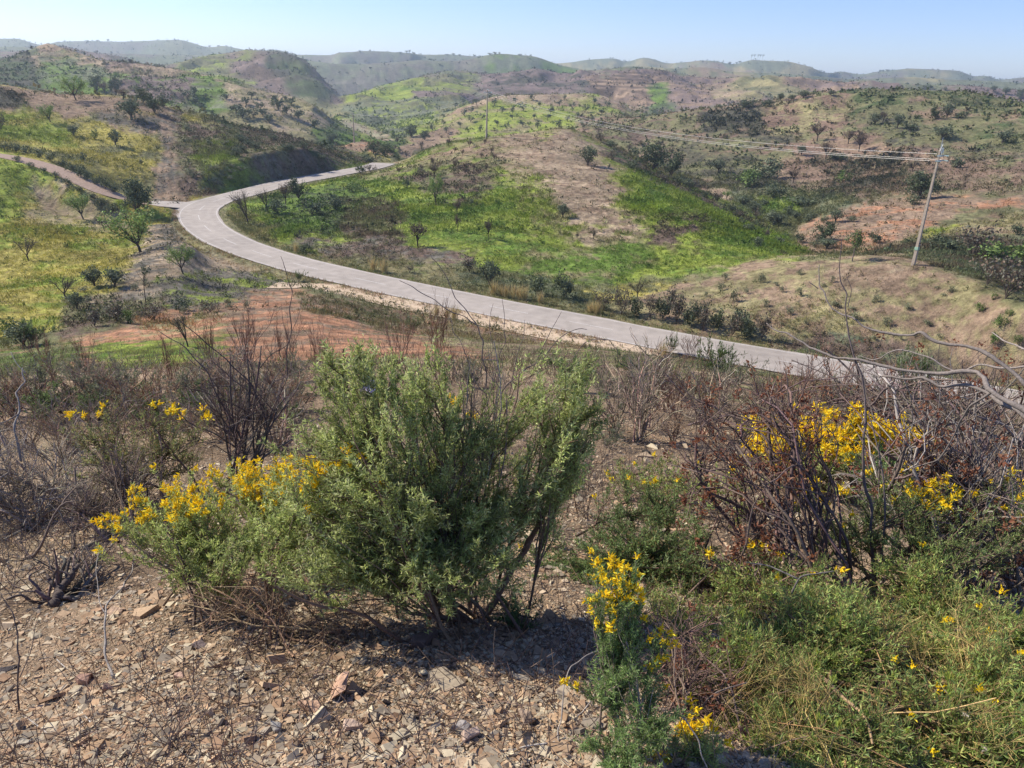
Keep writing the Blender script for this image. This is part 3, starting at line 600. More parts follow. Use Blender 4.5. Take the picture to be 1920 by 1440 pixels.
def curves(A, B, K=6, wig=0.08, bow=0.0):
    n = len(A); t = np.linspace(0, 1, K)[None, :, None]; d = B - A; ln = np.linalg.norm(d, axis=1)[:, None, None]
    P = A[:, None] * (1 - t) + B[:, None] * t
    for q, am in ((1, 1.0), (2, .6), (3.3, .4)):
        w = rdir(n)[:, None, :] * RNG.uniform(.4, 1, (n, 1, 1)); P = P + w * ln * wig * am * np.sin(math.pi * t * q + 0) * (t ** .5)
    P[:, :, 2:3] += bow * ln * np.sin(math.pi * t)
    return P
def at_t(P, idx, t):
    K = P.shape[1]; f = t * (K - 1); i = np.minimum(f.astype(int), K - 2); g = (f - i)[:, None]
    return P[idx, i] * (1 - g) + P[idx, i + 1] * g, unit(P[idx, i + 1] - P[idx, i])
def shade(c, n, v=.2, hue=.06):
    c = np.asarray(c, float); return np.clip(c[None] * (1 + RNG.normal(0, v, (n, 1))) * (1 + RNG.normal(0, hue, (n, 3))), .004, .95)
LEAF = vcol_mat('leaf', .5, .4, .46, .12, 30)
LEAFM = vcol_mat('leathery leaf', .7, .25, .18, .12, 3)
BARK = vcol_mat('bark', .9, .15, 0, .3, 25, .4, 80)
BARKF = vcol_mat('weathered wood', .85, .2, 0, .3, 120, .4, 250)
PETAL = vcol_mat('petal', .6, .2, .35, .06, 60)

# ---- tree prototypes (about a metre per unit, trunk base at the origin)
def make_tree(kind, h, w, leaves, clumps, lsize, cols, bark=(.11, .085, .07), lean=(0, 0), crown0=.25, fill=.5, trunk_r=.06, twigs=0, seedname=None):
    """returns (trunk mesh data, crown mesh data)"""
    ctr = np.array([lean[0] * h, lean[1] * h, h * (crown0 + (1 - crown0) / 2)])
    rad = np.array([w / 2, w / 2, h * (1 - crown0) / 2])
    u = rdir(clumps, .15)
    if twigs: u[:, 2] = np.abs(u[:, 2]) - .1; u = unit(u)
    cc = ctr + u * rad * RNG.uniform(fill, .92, (clumps, 1)); 
    # trunk and limbs
    fork = np.array([lean[0] * h * .5, lean[1] * h * .5, h * crown0 * RNG.uniform(.75, 1.0)])
    acc = Acc()
    P = curves(np.zeros((1, 3)) + [0, 0, -.25], fork[None], 5, .05); r0 = trunk_r * h
    V, Fq = tubes(P, np.linspace(r0, r0 * .75, 5)[None], 7); acc.add(V, Fq, bark)
    nl = min(clumps, 9 if leaves > 400 else 6); idx = RNG.choice(clumps, nl, replace=False)
    P = curves(np.repeat(fork[None], nl, 0), cc[idx], 6, .10, .05)
    V, Fq = tubes(P, np.linspace(r0 * .5, r0 * .12, 6)[None].repeat(nl, 0), 5); acc.add(V, Fq, bark)
    if twigs:
        ii = RNG.integers(0, nl, twigs); s, t = at_t(P, ii, RNG.uniform(.35, 1, twigs))
        e = s + unit(t + rdir(twigs, .5) * .9) * RNG.uniform(.12, .32, (twigs, 1)) * w
        P2 = curves(s, e, 4, .12); V, Fq = tubes(P2, np.linspace(r0 * .13, r0 * .04, 4)[None].repeat(twigs, 0), 3); acc.add(V, Fq, bark)
    tr = (np.concatenate(acc.V), [np.concatenate(f) for f in acc.F.values()], np.concatenate(acc.C))
    ci = RNG.integers(0, clumps, leaves); cs = RNG.uniform(.6, 1.25, clumps)
    base = cc
    if twigs and leaves:
        k = RNG.integers(0, twigs, leaves); p = P2[k, RNG.integers(1, 4, leaves)] + RNG.normal(0, 1, (leaves, 3)) * w * .045
    else:
        sp = w * .5 / max(clumps, 1) ** .38
        p = base[ci] + RNG.normal(0, 1, (leaves, 3)) * (cs[ci] * sp * .55)[:, None]
    ct = RNG.uniform(.7, 1.3, clumps)
    colr = np.array(cols)[RNG.integers(0, len(cols), leaves)] * ct[ci][:, None] * RNG.uniform(.8, 1.2, (leaves, 1))
    V, Fq = leafq(p, rdir(leaves, .4), lsize * RNG.uniform(.7, 1.4, leaves), lsize * RNG.uniform(.5, .9, leaves))
    cr_ = (V, [Fq], np.repeat(colr, 4, 0))
    return tr, cr_
PROTO = {}
def proto(kind, n, **kw):
    L = []
    for i in range(n):
        tr, cw = make_tree(kind, **kw)
        L.append((tr, cw, kw['h'], kw['w']))
    PROTO[kind] = L
DG = [(.06, .08, .038), (.085, .11, .05), (.12, .14, .07)]; OG = [(.13, .155, .09), (.18, .20, .12), (.10, .12, .07)]
LGc = [(.24, .33, .08), (.18, .27, .07), (.28, .34, .12)]; BR = [(.14, .095, .07), (.11, .08, .06), (.18, .13, .09)]; GRy = [(.13, .125, .09), (.10, .10, .07), (.16, .15, .12)]
BG = [(.13, .19, .05), (.17, .23, .065), (.09, .14, .04)]
proto('oak', 2, h=5.0, w=5.2, leaves=1500, clumps=30, lsize=.34, cols=DG, crown0=.03, fill=.35)
proto('olive', 2, h=3.4, w=3.4, leaves=1000, clumps=22, lsize=.26, cols=OG, crown0=.16, fill=.35)
proto('almond', 3, h=5.0, w=5.4, leaves=2000, clumps=16, lsize=.23, cols=LGc, crown0=.22, fill=.6, twigs=110, trunk_r=.035, lean=(-.12, 0), bark=(.07, .055, .05))
proto('bare', 3, h=4.0, w=4.4, leaves=260, clumps=16, lsize=.14, cols=GRy, crown0=.22, fill=.6, twigs=170, trunk_r=.035, lean=(-.08, 0), bark=(.09, .07, .06))
proto('burnt', 2, h=4.0, w=4.0, leaves=900, clumps=20, lsize=.2, cols=BR, crown0=.3, fill=.45, twigs=60, trunk_r=.035, bark=(.06, .045, .04))
proto('thin', 1, h=6.0, w=2.6, leaves=260, clumps=6, lsize=.2, cols=DG + OG, crown0=.66, fill=.4, twigs=24, trunk_r=.014, lean=(.08, 0), bark=(.10, .075, .06))
proto('lollipop', 1, h=4.6, w=3.2, leaves=1200, clumps=18, lsize=.2, cols=DG + BG, crown0=.48, fill=.3, trunk_r=.025, bark=(.2, .16, .13))
proto('thicket_tree', 1, h=4.2, w=4.8, leaves=3000, clumps=40, lsize=.26, cols=DG + OG[:1], crown0=.0, fill=.2, trunk_r=.04)
proto('bush', 3, h=1.6, w=2.4, leaves=520, clumps=16, lsize=.2, cols=DG + OG, crown0=.02, fill=.3, trunk_r=.03)
proto('bush_green', 2, h=1.6, w=2.4, leaves=620, clumps=16, lsize=.18, cols=BG, crown0=.02, fill=.3, trunk_r=.03)
proto('sagebush', 3, h=1.4, w=2.2, leaves=300, clumps=12, lsize=.2, cols=[(.2, .2, .12), (.16, .18, .1), (.25, .24, .14)], crown0=.02, fill=.1, trunk_r=.02)
proto('bush_brown', 2, h=1.6, w=2.6, leaves=420, clumps=14, lsize=.16, cols=BR + GRy, crown0=.03, fill=.3, twigs=120, trunk_r=.03)
proto('far_tree', 3, h=4.0, w=3.8, leaves=170, clumps=9, lsize=.75, cols=DG + OG, crown0=.22, fill=.3, trunk_r=.05)
proto('far_olive', 3, h=4.0, w=3.6, leaves=150, clumps=8, lsize=.6, cols=OG, crown0=.28, fill=.35, trunk_r=.045)
_md = {}
def tree_mesh(kind, v, part):
    k = (kind, v, part)
    if k not in _md:
        V, Fl, C = PROTO[kind][v][0 if part == 'trunk' else 1]
        o = mesh_np(part, V, Fl, BARK if part == 'trunk' else LEAFM, None, C, part == 'trunk'); _md[k] = o.data; bpy.data.objects.remove(o)
    return _md[k]
def plant(name, kind, p, hm, wm, label, cat='tree', group=None, rz_=None, flip=False):
    L = PROTO[kind]; v = random.randrange(len(L)); h0, w0 = L[v][2], L[v][3]
    e = empty(name, p, random.uniform(0, 6.28) if rz_ is None else rz_); e.scale = (wm / w0 * (-1 if flip else 1), wm / w0, hm / h0)
    for part in ('trunk', 'crown'):
        o = bpy.data.objects.new(part if cat == 'tree' else {'trunk': 'stem', 'crown': 'foliage'}[part], tree_mesh(kind, v, part)); COL.objects.link(o); o.parent = e
    tag(e, label, cat, group); return e
def put(kind, px, py, hpx, wpx, label, name=None, cat='tree', group=None, rmin=0.0, dx=0.0):
    """stand a plant with its foot on the ground seen at a pixel, its height and width measured in photograph pixels"""
    p = G(px, py, rmin); D = float(p @ fwd); th = math.cos(math.atan2(-p[2], math.hypot(p[0], p[1])))
    hm = hpx * D / F / max(th, .5); wm = wpx * D / F
    names = dict(thicket_tree='evergreen_tree', sagebush='bush', oak='oak_tree', olive='olive_tree', almond='almond_tree', bare='bare_tree', burnt='burnt_tree', thin='thin_tree', lollipop='round_tree', bush='bush', bush_green='bush', bush_brown='dry_bush', far_tree='distant_tree', far_olive='orchard_tree')
    if 'bush' in kind: cat = 'bush'
    return plant(name or names[kind], kind, p, hm, wm, label, cat, group, rz_=0.0 if kind in ('almond', 'bare', 'thin') else None)
T_ = [
 # left hill
 ('almond', 143, 188, 38, 40, 'pale green open-crowned tree on the crest of the left hill'),
 ('almond', 95, 229, 32, 28, 'slim pale green tree in the yellow-green field on the left hill'),
 ('oak', 182, 170, 30, 30, 'dark tree furthest left in the clump on the left hill crest'),
 ('burnt', 197, 178, 24, 30, 'grey-brown bushy tree in the middle of the clump on the left hill crest'),
 ('oak', 218, 178, 36, 24, 'tall narrow dark tree at the right of the clump on the left hill crest'),
 ('burnt', 232, 185, 18, 36, 'low grey brush tree just right of the crest clump'),
 ('olive', 247, 224, 42, 50, 'wide grey-green tree with a dark shadow on the left hill'),
 ('oak', 268, 193, 28, 26, 'dark round tree behind the blackish tree on the left hill shoulder'),
 ('oak', 290, 212, 36, 30, 'blackish tree with a bare trunk beside the ploughed strip'),
 ('bush', 305, 200, 18, 34, 'dark bushy tree right of the blackish tree on the hill shoulder'),
 ('olive', 138, 254, 21, 24, 'small round tree low on the left meadow slope'),
 ('bush_green', 178, 261, 17, 16, 'small light green bush in the middle of the left slope'),
 ('olive', 217, 272, 28, 22, 'small dark upright tree casting a shadow on the left slope'),
 ('bush', 155, 303, 16, 20, 'small dark bush above the dirt track hedge'),
 ('bush', 265, 308, 8, 10, 'tiny dark bush beside the ploughed strip'),
 ('bush_brown', 2, 246, 30, 24, 'brown bush at the very edge of the left slope'),
 ('thicket_tree', 256, 397, 58, 68, 'large dense dark evergreen tree where the dirt track meets the road'),
 # left meadow
 ('almond', 157, 411, 46, 50, 'leaning light green tree below the dirt track'),
 ('bare', 196, 433, 34, 24, 'spindly sparse tree between the two green trees of the meadow'),
 ('almond', 265, 473, 80, 92, 'large bright green tree with dark forked limbs below the road bend'),
 ('bare', 54, 489, 50, 48, 'bare grey-green tree alone in the yellow meadow'),
 ('olive', 177, 536, 38, 40, 'round dark olive tree, left one of the pair in the meadow'),
 ('olive', 216, 538, 38, 44, 'round dark olive tree, right one of the pair in the meadow'),
 ('thin', 273, 572, 78, 32, 'tall thin tree with a small dark crown above the gully'),
 ('almond', 344, 514, 50, 46, 'sparse pale green tree on the stony slope under the road'),
 ('bare', 124, 560, 48, 58, 'bare leaning tree at the foot of the meadow'),
 ('olive', 145, 580, 32, 28, 'small dark green tree beside the bare leaning tree'),
 ('bush_green', 241, 607, 24, 30, 'bright green spiky shrub at the edge of the red field'),
 ('bare', 353, 650, 62, 56, 'small blackish bare tree on the green patch of the red field'),
 # bend
 ('bare', 466, 420, 62, 56, 'bare grey tree standing inside the road bend'),
 ('bare', 503, 398, 42, 40, 'sparse bare tree behind the grey tree in the bend'),
 ('burnt', 536, 384, 40, 34, 'dark leafless tree beside the round dark tree near the upper road'),
 ('oak', 560, 372, 38, 40, 'round blackish tree by the upper stretch of road'),
 ('bush', 520, 400, 22, 44, 'dark shrub in the shade inside the bend'),
 ('bush', 585, 402, 26, 50, 'wide dark shrub on the green slope inside the bend'),
 ('bush', 628, 392, 24, 44, 'dark shrub uphill of the wide one inside the bend'),
 ('bush_green', 662, 360, 16, 34, 'green shrub above the dark shrubs inside the bend'),
 ('bush', 573, 474, 17, 26, 'small grey-green tufted shrub beside the curving road'),
 ('almond', 818, 384, 50, 30, 'pale green slender tree on the bright green slope'),
 ('burnt', 815, 334, 26, 22, 'dark brown tree above the slender pale tree'),
 ('bush', 763, 353, 16, 18, 'small dark green bush on the bright green slope'),
 ('bush_brown', 790, 330, 14, 30, 'brown thorny bush near the dark brown tree'),
 ('burnt', 783, 461, 42, 46, 'round dark brown twiggy tree at the foot of the green slope'),
 ('burnt', 857, 401, 24, 20, 'small blackish tree with a long shadow on the slope'),
 ('burnt', 858, 434, 30, 16, 'thin brown tree below the small blackish tree'),
 ('burnt', 916, 449, 38, 18, 'narrow reddish brown tree low on the green slope'),
 ('olive', 1055, 408, 26, 24, 'small grey round tree alone on the tan strip of the hill'),
 ('bush', 883, 383, 9, 12, 'tiny dark bush in the green grass of the hill'),
 ('bush_green', 932, 383, 9, 12, 'tiny green bush in the grass of the hill'),
 ('bush_brown', 1082, 447, 10, 12, 'tiny brown bush low on the tan strip'),
 ('bush_brown', 1113, 449, 16, 12, 'small brown bush with a shadow low on the tan strip'),
 ('olive', 1102, 310, 34, 36, 'grey-green round tree near the crest of the middle hill'),
 ('oak', 1224, 318, 50, 62, 'wide dark tree behind the shoulder of the middle hill'),
 ('oak', 1258, 330, 44, 44, 'dark tree right of the wide one behind the shoulder'),
 ('bush_brown', 1150, 300, 18, 36, 'brown brush on the shoulder of the middle hill'),
 ('bush', 1185, 318, 16, 34, 'dark brush on the shoulder of the middle hill, above the green flank'),
 ('bush', 1290, 352, 16, 30, 'dark bush where the green flank meets the ravine'),
 ('bush_brown', 1240, 340, 12, 34, 'brown bush high on the green flank'),
 # valley by the red mound
 ('oak', 700, 288, 22, 28, 'dark tree right of the red earth mound'), ('oak', 722, 293, 24, 34, 'wider dark tree right of the red earth mound'),
 ('oak', 796, 262, 18, 22, 'dark tree at the foot of the orchard hill'), ('oak', 772, 256, 22, 26, 'dark tree on the lower left edge of the orchard hill'),
 ('bush', 690, 305, 12, 30, 'dark bush in the hollow by the end of the road'), ('bush', 676, 325, 14, 26, 'dark bush hiding the far end of the road'), ('bush_brown', 694, 322, 12, 28, 'brown bush right of the far end of the road'), ('bush_brown', 1850, 535, 50, 80, 'reddish brown brush left of the big brown bush at the right edge'),
 # right hill
 ('burnt', 1532, 264, 32, 36, 'bare brown tree on the skyline spur of the right hill'),
 ('burnt', 1590, 270, 26, 28, 'brown thin tree left of the dark brown one on the right hill'),
 ('burnt', 1610, 284, 36, 36, 'dark brown spreading tree with a shadow on the right hill'),
 ('olive', 1502, 291, 18, 20, 'small grey tree low on the spur of the right hill'),
 ('burnt', 1548, 298, 30, 34, 'reddish brown round tree in the middle of the right hill'),
 ('bush', 1570, 300, 14, 46, 'wide dark bush under the reddish brown tree'),
 ('olive', 1682, 241, 30, 26, 'green-grey rounded tree high on the right hill'),
 ('bush', 1706, 244, 14, 36, 'dark bush beside the green-grey tree on the right hill'),
 ('olive', 1640, 234, 20, 22, 'smaller grey tree left of the green-grey tree'),
 ('burnt', 1655, 232, 22, 22, 'thin brown tree next to the smaller grey tree'),
 ('olive', 1775, 221, 26, 26, 'grey-green tree with a clear trunk near the top of the right hill'),
 ('oak', 1753, 224, 24, 24, 'dark bushy tree touching the clear-trunked tree'),
 ('bush', 1800, 222, 12, 34, 'low dark bush right of the clear-trunked tree'),
 ('olive', 1767, 260, 22, 42, 'broad grey-green bush tree in the middle of the right hill'),
 ('olive', 1880, 268, 26, 34, 'grey-green tree near the right end of the right hill'),
 ('bare', 1711, 322, 28, 30, 'bare black tree just left of the pole top'),
 ('burnt', 1487, 343, 26, 26, 'bare brown tree in the scrub above the ravine'),
 ('bush', 1793, 315, 20, 34, 'dark round bush right of the pole top'),
 ('thicket_tree', 1724, 373, 48, 60, 'big dark green tree directly behind the upper pole'),
 ('bush', 1712, 384, 16, 32, 'dark bush at the foot of the big tree behind the pole'),
 ('olive', 1463, 188, 13, 14, 'small green tree, first of three on the far crest'), ('olive', 1484, 189, 11, 16, 'small green tree, second of three on the far crest'), ('olive', 1506, 184, 14, 22, 'larger round green tree, third of three on the far crest'),
 ('olive', 1557, 178, 8, 12, 'tiny green tree on the far crest'),
 ('olive', 1862, 172, 11, 14, 'small tree on the right skyline, first from the left'), ('olive', 1885, 177, 14, 17, 'round tree on the right skyline'), ('oak', 1912, 186, 20, 20, 'dark round tree at the right end of the skyline'),
 ('olive', 1745, 166, 6, 10, 'tiny round tree alone on the skyline'), ('olive', 1772, 170, 6, 9, 'tiny tree right of the lone one on the skyline'),
 ('bush', 1400, 202, 16, 44, 'dark broad thicket on the left crest of the right hill'), ('bush', 1440, 200, 14, 34, 'dark thicket right of the broad one on the crest'),
 # ravine
 ('olive', 1393, 386, 20, 34, 'grey olive bush at the top of the ravine'), ('olive', 1412, 398, 20, 28, 'grey olive bush second down the ravine'),
 ('olive', 1450, 424, 30, 42, 'large rounded grey olive tree in the ravine'), ('bush_brown', 1417, 414, 20, 26, 'brown bush at the edge of the green flank in the ravine'),
 ('olive', 1491, 412, 17, 22, 'small pale olive tree beyond the large one'), ('oak', 1543, 450, 36, 44, 'dark green round tree at the mouth of the ravine'),
 ('olive', 1566, 416, 22, 28, 'grey-green tree above the mouth of the ravine'), ('almond', 1363, 374, 16, 18, 'bright green small tree beside the sandy bank'),
 ('olive', 1550, 466, 20, 40, 'pale grey shrub in front of the dark tree of the ravine'), ('bush', 1640, 455, 18, 34, 'grey-green bush behind the hump crest'),
 ('olive', 1347, 322, 26, 30, 'grey tree in the green scrub above the ravine'),
 ('bush_green', 1400, 350, 30, 60, 'large olive-green thicket on the slope across the ravine'), ('bush', 1440, 335, 34, 60, 'dark olive thicket behind the large olive-green one'), ('bush', 1450, 372, 26, 46, 'dark thicket below the olive-green thicket'),
 ('bush_green', 1580, 342, 20, 28, 'green bush on the brown slope across the ravine'), ('bush', 1500, 385, 14, 60, 'low dark hedge above the ravine floor'),
 ('lollipop', 1598, 490, 55, 40, 'small round-crowned dark green tree on a thin trunk beside the pole'),
 # right edge
 ('bush_green', 1885, 498, 40, 110, 'wide bright green bush above the reddish brown brush at the right edge'),
 ('bush_brown', 1885, 560, 70, 110, 'big reddish brown leafless bush at the right edge'),
 ('bush_brown', 1820, 480, 52, 84, 'grey dead shrub right of the pole foot'), ('bush', 1770, 470, 26, 60, 'dark grey scrub behind the pole foot'),
 ('bush', 1905, 440, 20, 30, 'small green bush at the right edge above the bright green one'),
 # beyond the road
 ('olive', 917, 535, 44, 40, 'grey-green shrub beyond the road, left of the thicket'), ('bush', 1057, 560, 42, 46, 'dark grey-green shrub beyond the road'), ('bush', 1007, 552, 30, 34, 'dark shrub between the two grey-green ones beyond the road'),
 ('bare', 1196, 560, 44, 40, 'bare grey shrub tree beyond the road'), ('bush_brown', 880, 510, 24, 50, 'brown brush beyond the road, left end of the thicket'),
 ('bush_brown', 1130, 582, 34, 44, 'brown bush beyond the road, left of the tall brush'), ('bush_brown', 768, 512, 14, 20, 'small brown bush at the far verge'),
 ('bush_brown', 220, 605, 34, 70, 'wide brown thorny brush below the olive pair'), ('bush_brown', 178, 612, 30, 50, 'brown brush left of the wide thorny brush'), ('bush_brown', 290, 600, 26, 50, 'brown brush in the gully under the thin tree'),
 ('bush_brown', 395, 585, 22, 44, 'grey brush on the stony bank above the red field'), ('bush', 340, 582, 22, 40, 'grey-green brush on the stony bank under the road'),
 ('olive', 45, 650, 44, 60, 'grey-green brush at the lower left corner of the meadow'), ('bush_green', 18, 632, 36, 36, 'green brush at the left edge below the meadow'),
]
for t in T_: put(*t)
# repeated small trees that nothing tells apart
ORD = 'first second third fourth fifth sixth seventh eighth ninth tenth eleventh twelfth thirteenth fourteenth fifteenth sixteenth seventeenth eighteenth nineteenth twentieth twenty-first twenty-second twenty-third twenty-fourth'.split()
def nth(label, i, n): return label if n > 24 else label + ', ' + ('leftmost' if i == 0 else 'rightmost' if i == n - 1 else ORD[i] + ' from the left')
def many(kind, pts, label, group, name=None):
    pts = sorted(pts)
    for i, (px, py, h_, w_) in enumerate(pts): put(kind, px, py, h_, w_, nth(label, i, len(pts)), name, group=group)
J_ = lambda a: random.uniform(-a, a)
orch = [(853, 205), (868, 198), (886, 210), (905, 222), (882, 228), (925, 200), (940, 212), (958, 226), (930, 236), (968, 196), (985, 208), (1000, 222), (1015, 204), (1030, 214), (1048, 200), (1062, 228), (1045, 238), (1075, 205), (1083, 222), (1098, 212), (1110, 230), (1128, 214),
        (1140, 200), (860, 240), (840, 250), (900, 248), (948, 246), (978, 240), (1010, 240), (1092, 240), (832, 236), (915, 188), (1000, 190), (1060, 190), (1024, 227), (873, 217), (812, 248), (893, 198), (962, 212), (1117, 197)]
many('far_olive', [(x + J_(3), y + J_(2), 12 + J_(2), 12 + J_(2.5)) for x, y in orch], 'small olive tree dotted over the pale orchard hill', 'orchard trees on the far pale hill')
rid = [(472, 184, 12, 14), (462, 197, 15, 17), (522, 206, 22, 26), (538, 214, 15, 17), (547, 196, 12, 17), (488, 206, 14, 15), (515, 188, 10, 16), (534, 188, 8, 10), (385, 185, 9, 11), (424, 186, 10, 14), (443, 214, 18, 24), (475, 220, 18, 22), (505, 231, 16, 18), (493, 219, 14, 16), (455, 222, 18, 20), (365, 178, 14, 18), (352, 186, 16, 18), (366, 196, 16, 18), (378, 205, 12, 16), (560, 222, 16, 20), (590, 240, 16, 20)]
many('far_tree', rid, 'dark round tree on the tan ridge behind the left hill', 'oaks on the tan ridge')
sky_t = [(165, 78, 5, 5), (183, 77, 4, 6), (203, 77, 6, 5), (247, 78, 4, 4), (393, 88, 5, 6), (410, 87, 4, 6), (512, 95, 5, 3), (675, 98, 5, 6), (694, 96, 5, 4), (750, 100, 5, 10), (762, 99, 7, 6), (768, 99, 8, 5), (776, 101, 5, 8), (838, 103, 4, 5), (850, 103, 5, 8), (862, 104, 4, 8), (890, 105, 4, 6), (918, 102, 5, 8), (928, 101, 6, 8), (936, 101, 5, 6), (975, 104, 5, 8),
         (1317, 116, 5, 5), (1368, 120, 6, 6), (1381, 118, 4, 5), (1387, 117, 5, 6), (1650, 134, 5, 5), (1656, 134, 5, 4), (1664, 133, 5, 8)]
many('far_tree', [(a_, b_ + 1, c_ * .75, d_ * .9) for a_, b_, c_, d_ in sky_t], 'tiny dark tree standing out on the far skyline', 'trees on the far skyline')
for i, x in enumerate((1408, 1413, 1420, 1424, 1429)): put('thin', x, 114, 12, 5, nth('tall thin tree of the little row on the far skyline', i, 5), 'distant_tree', group='row of thin trees on the skyline')
hedge = [(8, 282, 14, 26), (30, 285, 16, 26), (52, 290, 16, 24), (74, 296, 15, 24), (96, 303, 15, 22), (118, 314, 14, 22), (136, 322, 15, 22), (152, 332, 20, 24), (163, 338, 18, 20), (182, 346, 14, 22), (198, 354, 16, 22), (214, 361, 14, 20)]
many('bush', hedge, 'grey-green bush in the hedge above the dirt track', 'hedge above the dirt track')
hedge2 = [(32, 302, 9, 20), (58, 314, 9, 18), (82, 324, 10, 18), (104, 334, 11, 20), (126, 347, 12, 22), (148, 360, 12, 22), (170, 374, 13, 24), (190, 386, 14, 26), (212, 396, 14, 28)]
many('bush', hedge2, 'low bush on the lower side of the dirt track', 'bushes below the dirt track')
row = [(1165, 592), (1192, 588), (1218, 598), (1242, 596), (1268, 606), (1292, 612), (1318, 618), (1345, 612), (1372, 628), (1400, 632), (1428, 640), (1310, 600), (1255, 585), (1385, 615)]
many('bush_brown', [(x, y + J_(3), 40 + J_(8), 44 + J_(6)) for x, y in row[::2]], 'tall brown-stemmed brush in the thicket beyond the road', 'thicket beyond the road')
many('bush', [(x, y + J_(3), 36 + J_(8), 40 + J_(6)) for x, y in row[1::2]], 'grey-green leafy brush in the thicket beyond the road', 'thicket beyond the road')
hs = [(1425, 530, 17, 20), (1360, 525, 12, 16), (1375, 565, 26, 20), (1498, 515, 12, 16), (1467, 548, 12, 16), (1500, 555, 16, 20), (1560, 530, 12, 14), (1350, 545, 14, 20), (1565, 575, 14, 24), (1480, 590, 14, 24), (1435, 575, 12, 22), (1400, 550, 10, 18), (1640, 565, 12, 20), (1700, 580, 12, 22), (1600, 600, 16, 26), (1660, 610, 14, 24), (1740, 610, 12, 22)]
for x in range(26): hs.append((random.uniform(1230, 1800), random.uniform(535, 640), random.uniform(5, 11), random.uniform(9, 18)))
many('sagebush', hs, 'small grey-green shrub dotted on the pinkish hump', 'shrubs on the hump')
for q, (x, y, h_, w_, lb) in enumerate([(1873, 614, 22, 26, 'bright green tuft-shaped shrub on the bare hump'), (1836, 585, 16, 20, 'bright green shrub uphill of the tuft-shaped one'), (1862, 562, 12, 14, 'small bright green shrub highest on the right of the hump'), (1862, 645, 20, 24, 'green tuft shrub nearest the road on the hump'), (1907, 645, 18, 18, 'green tuft shrub at the right edge of the hump'), (1892, 592, 12, 16, 'small green shrub between the bright ones on the hump')]):
    put('bush_green', x, y, h_, w_, lb)

# ---- tall dry grass clumps along the road
GRASS = vcol_mat('dry grass', .7, .2, .25, .15, 20)
def grass_clump(h, n, spread, col, wd=.03, curve=.25):
    b = np.zeros((n, 3)); b[:, :2] = RNG.normal(0, spread, (n, 2)); d = rdir(n, 5); L = h * RNG.uniform(.5, 1.1, n)
    V, Fq = leafq(b, d, L, wd, .04); return V, Fq, np.repeat(shade(col, n, .15), 4, 0)
_gc = []
for i in range(3):
    V, Fq, C = grass_clump(1.75, 110, .15, (.50, .40, .19), .035); o = mesh_np('grass_tuft', V, Fq, GRASS, None, C); _gc.append(o.data); bpy.data.objects.remove(o)
tufts = [(925, 553), (938, 555), (948, 558), (962, 560), (974, 562), (983, 564), (1012, 569), (1107, 586), (1120, 588), (1118, 590), (818, 594), (838, 597), (852, 601), (1243, 668), (556, 474), (700, 508), (720, 512)]
for i, (x, y) in enumerate(sorted(tufts)):
    p = G(x, y); o = bpy.data.objects.new('grass_tuft', _gc[i % 3]); COL.objects.link(o); o.location = p; o.rotation_euler = (0, 0, i * 1.3); s = random.uniform(.75, 1.15); o.scale = (s, s, s)
    tag(o, nth('tall straw-coloured grass tuft at the edge of the road', i, len(tufts)), 'grass tuft', 'straw-coloured tufts along the road')

# ---- uncountable low scrub and grass on the hills, each patch in the colour of its ground
area = np.zeros_like(GR)
dA = AZ[1:] - AZ[:-1]
area[:-1, :-1] = dA[:, None] * GR[:-1, :-1] * np.diff(GR, axis=1)[:-1]
NAMES = [z[3] for z in ZN]
dens = dict(dark=2.6, dkgreen=1.4, olive=1.2, sage=1.5, purple=1.6, brown=1.8, green=.9, lime=.5, yel=.4, pink=.35, tan=.3, dry=.6, red=.15, soil=.8, grey=1.0, pale=.4, clay=1.0, thick=3.4)
dz = np.array([dens[n] for n in NAMES] + [1.0]); DEN = dz[ZID]
DEN = DEN * np.clip(.15 + 1.7 * (fbm(GX / 9, GY / 9, 4, .6) * .9 + .45), .05, 2)
def scatter(r0, r1, n, extra=None):
    m = (GR > r0) & (GR < r1) & (np.abs(AZ)[:, None] < R(43)) & (DR > ROADW + 1.2) & (DD > 2.6)
    w = (area * DEN * m)
    if extra is not None: w = w * extra
    w = w.ravel(); idx = RNG.choice(len(w), n, p=w / w.sum())
    c, k = np.unravel_index(idx, GR.shape); c = np.minimum(c, nC - 2); k = np.minimum(k, nR - 2)
    f = RNG.random((n, 2)); a = AZ[c] + f[:, 0] * (AZ[c + 1] - AZ[c]); r = GR[c, k] + f[:, 1] * (GR[c, k + 1] - GR[c, k])
    z = GZ[c, k] * (1 - f[:, 1]) + GZ[c, k + 1] * f[:, 1]
    return np.column_stack([r * np.sin(a), r * np.cos(a), z]), TC[c, k]
def clumps_obj(name, label, r0, r1, n, size, q, lsz, mulc, squash=.6, mat=None, extra=None, upr=.3, thin=.7):
    P, C = scatter(r0, r1, n, extra)
    s = size[0] + (size[1] - size[0]) * RNG.random(n) ** 2.2
    off = rdir(n * q).reshape(n, q, 3) * (RNG.random((n, q, 1)) ** .4); off[..., 2] = np.abs(off[..., 2]) * squash
    pts = P[:, None] + off * s[:, None, None] * [.5, .5, .9]
    L = np.repeat(s * lsz, q) * RNG.uniform(.6, 1.3, n * q)
    V, Fq = leafq(pts.reshape(-1, 3), rdir(n * q, upr), L, L * thin)
    g = np.array(mulc); cc = (C * RNG.uniform(.55, 1.0, (n, 1)) * g)[:, None] * RNG.uniform(.8, 1.2, (n, q, 1))
    o = mesh_np(name, V, Fq, mat or LEAFM, None, np.repeat(cc.reshape(-1, 3), 4, 0))
    tag(o, label, 'scrub', kind='stuff')
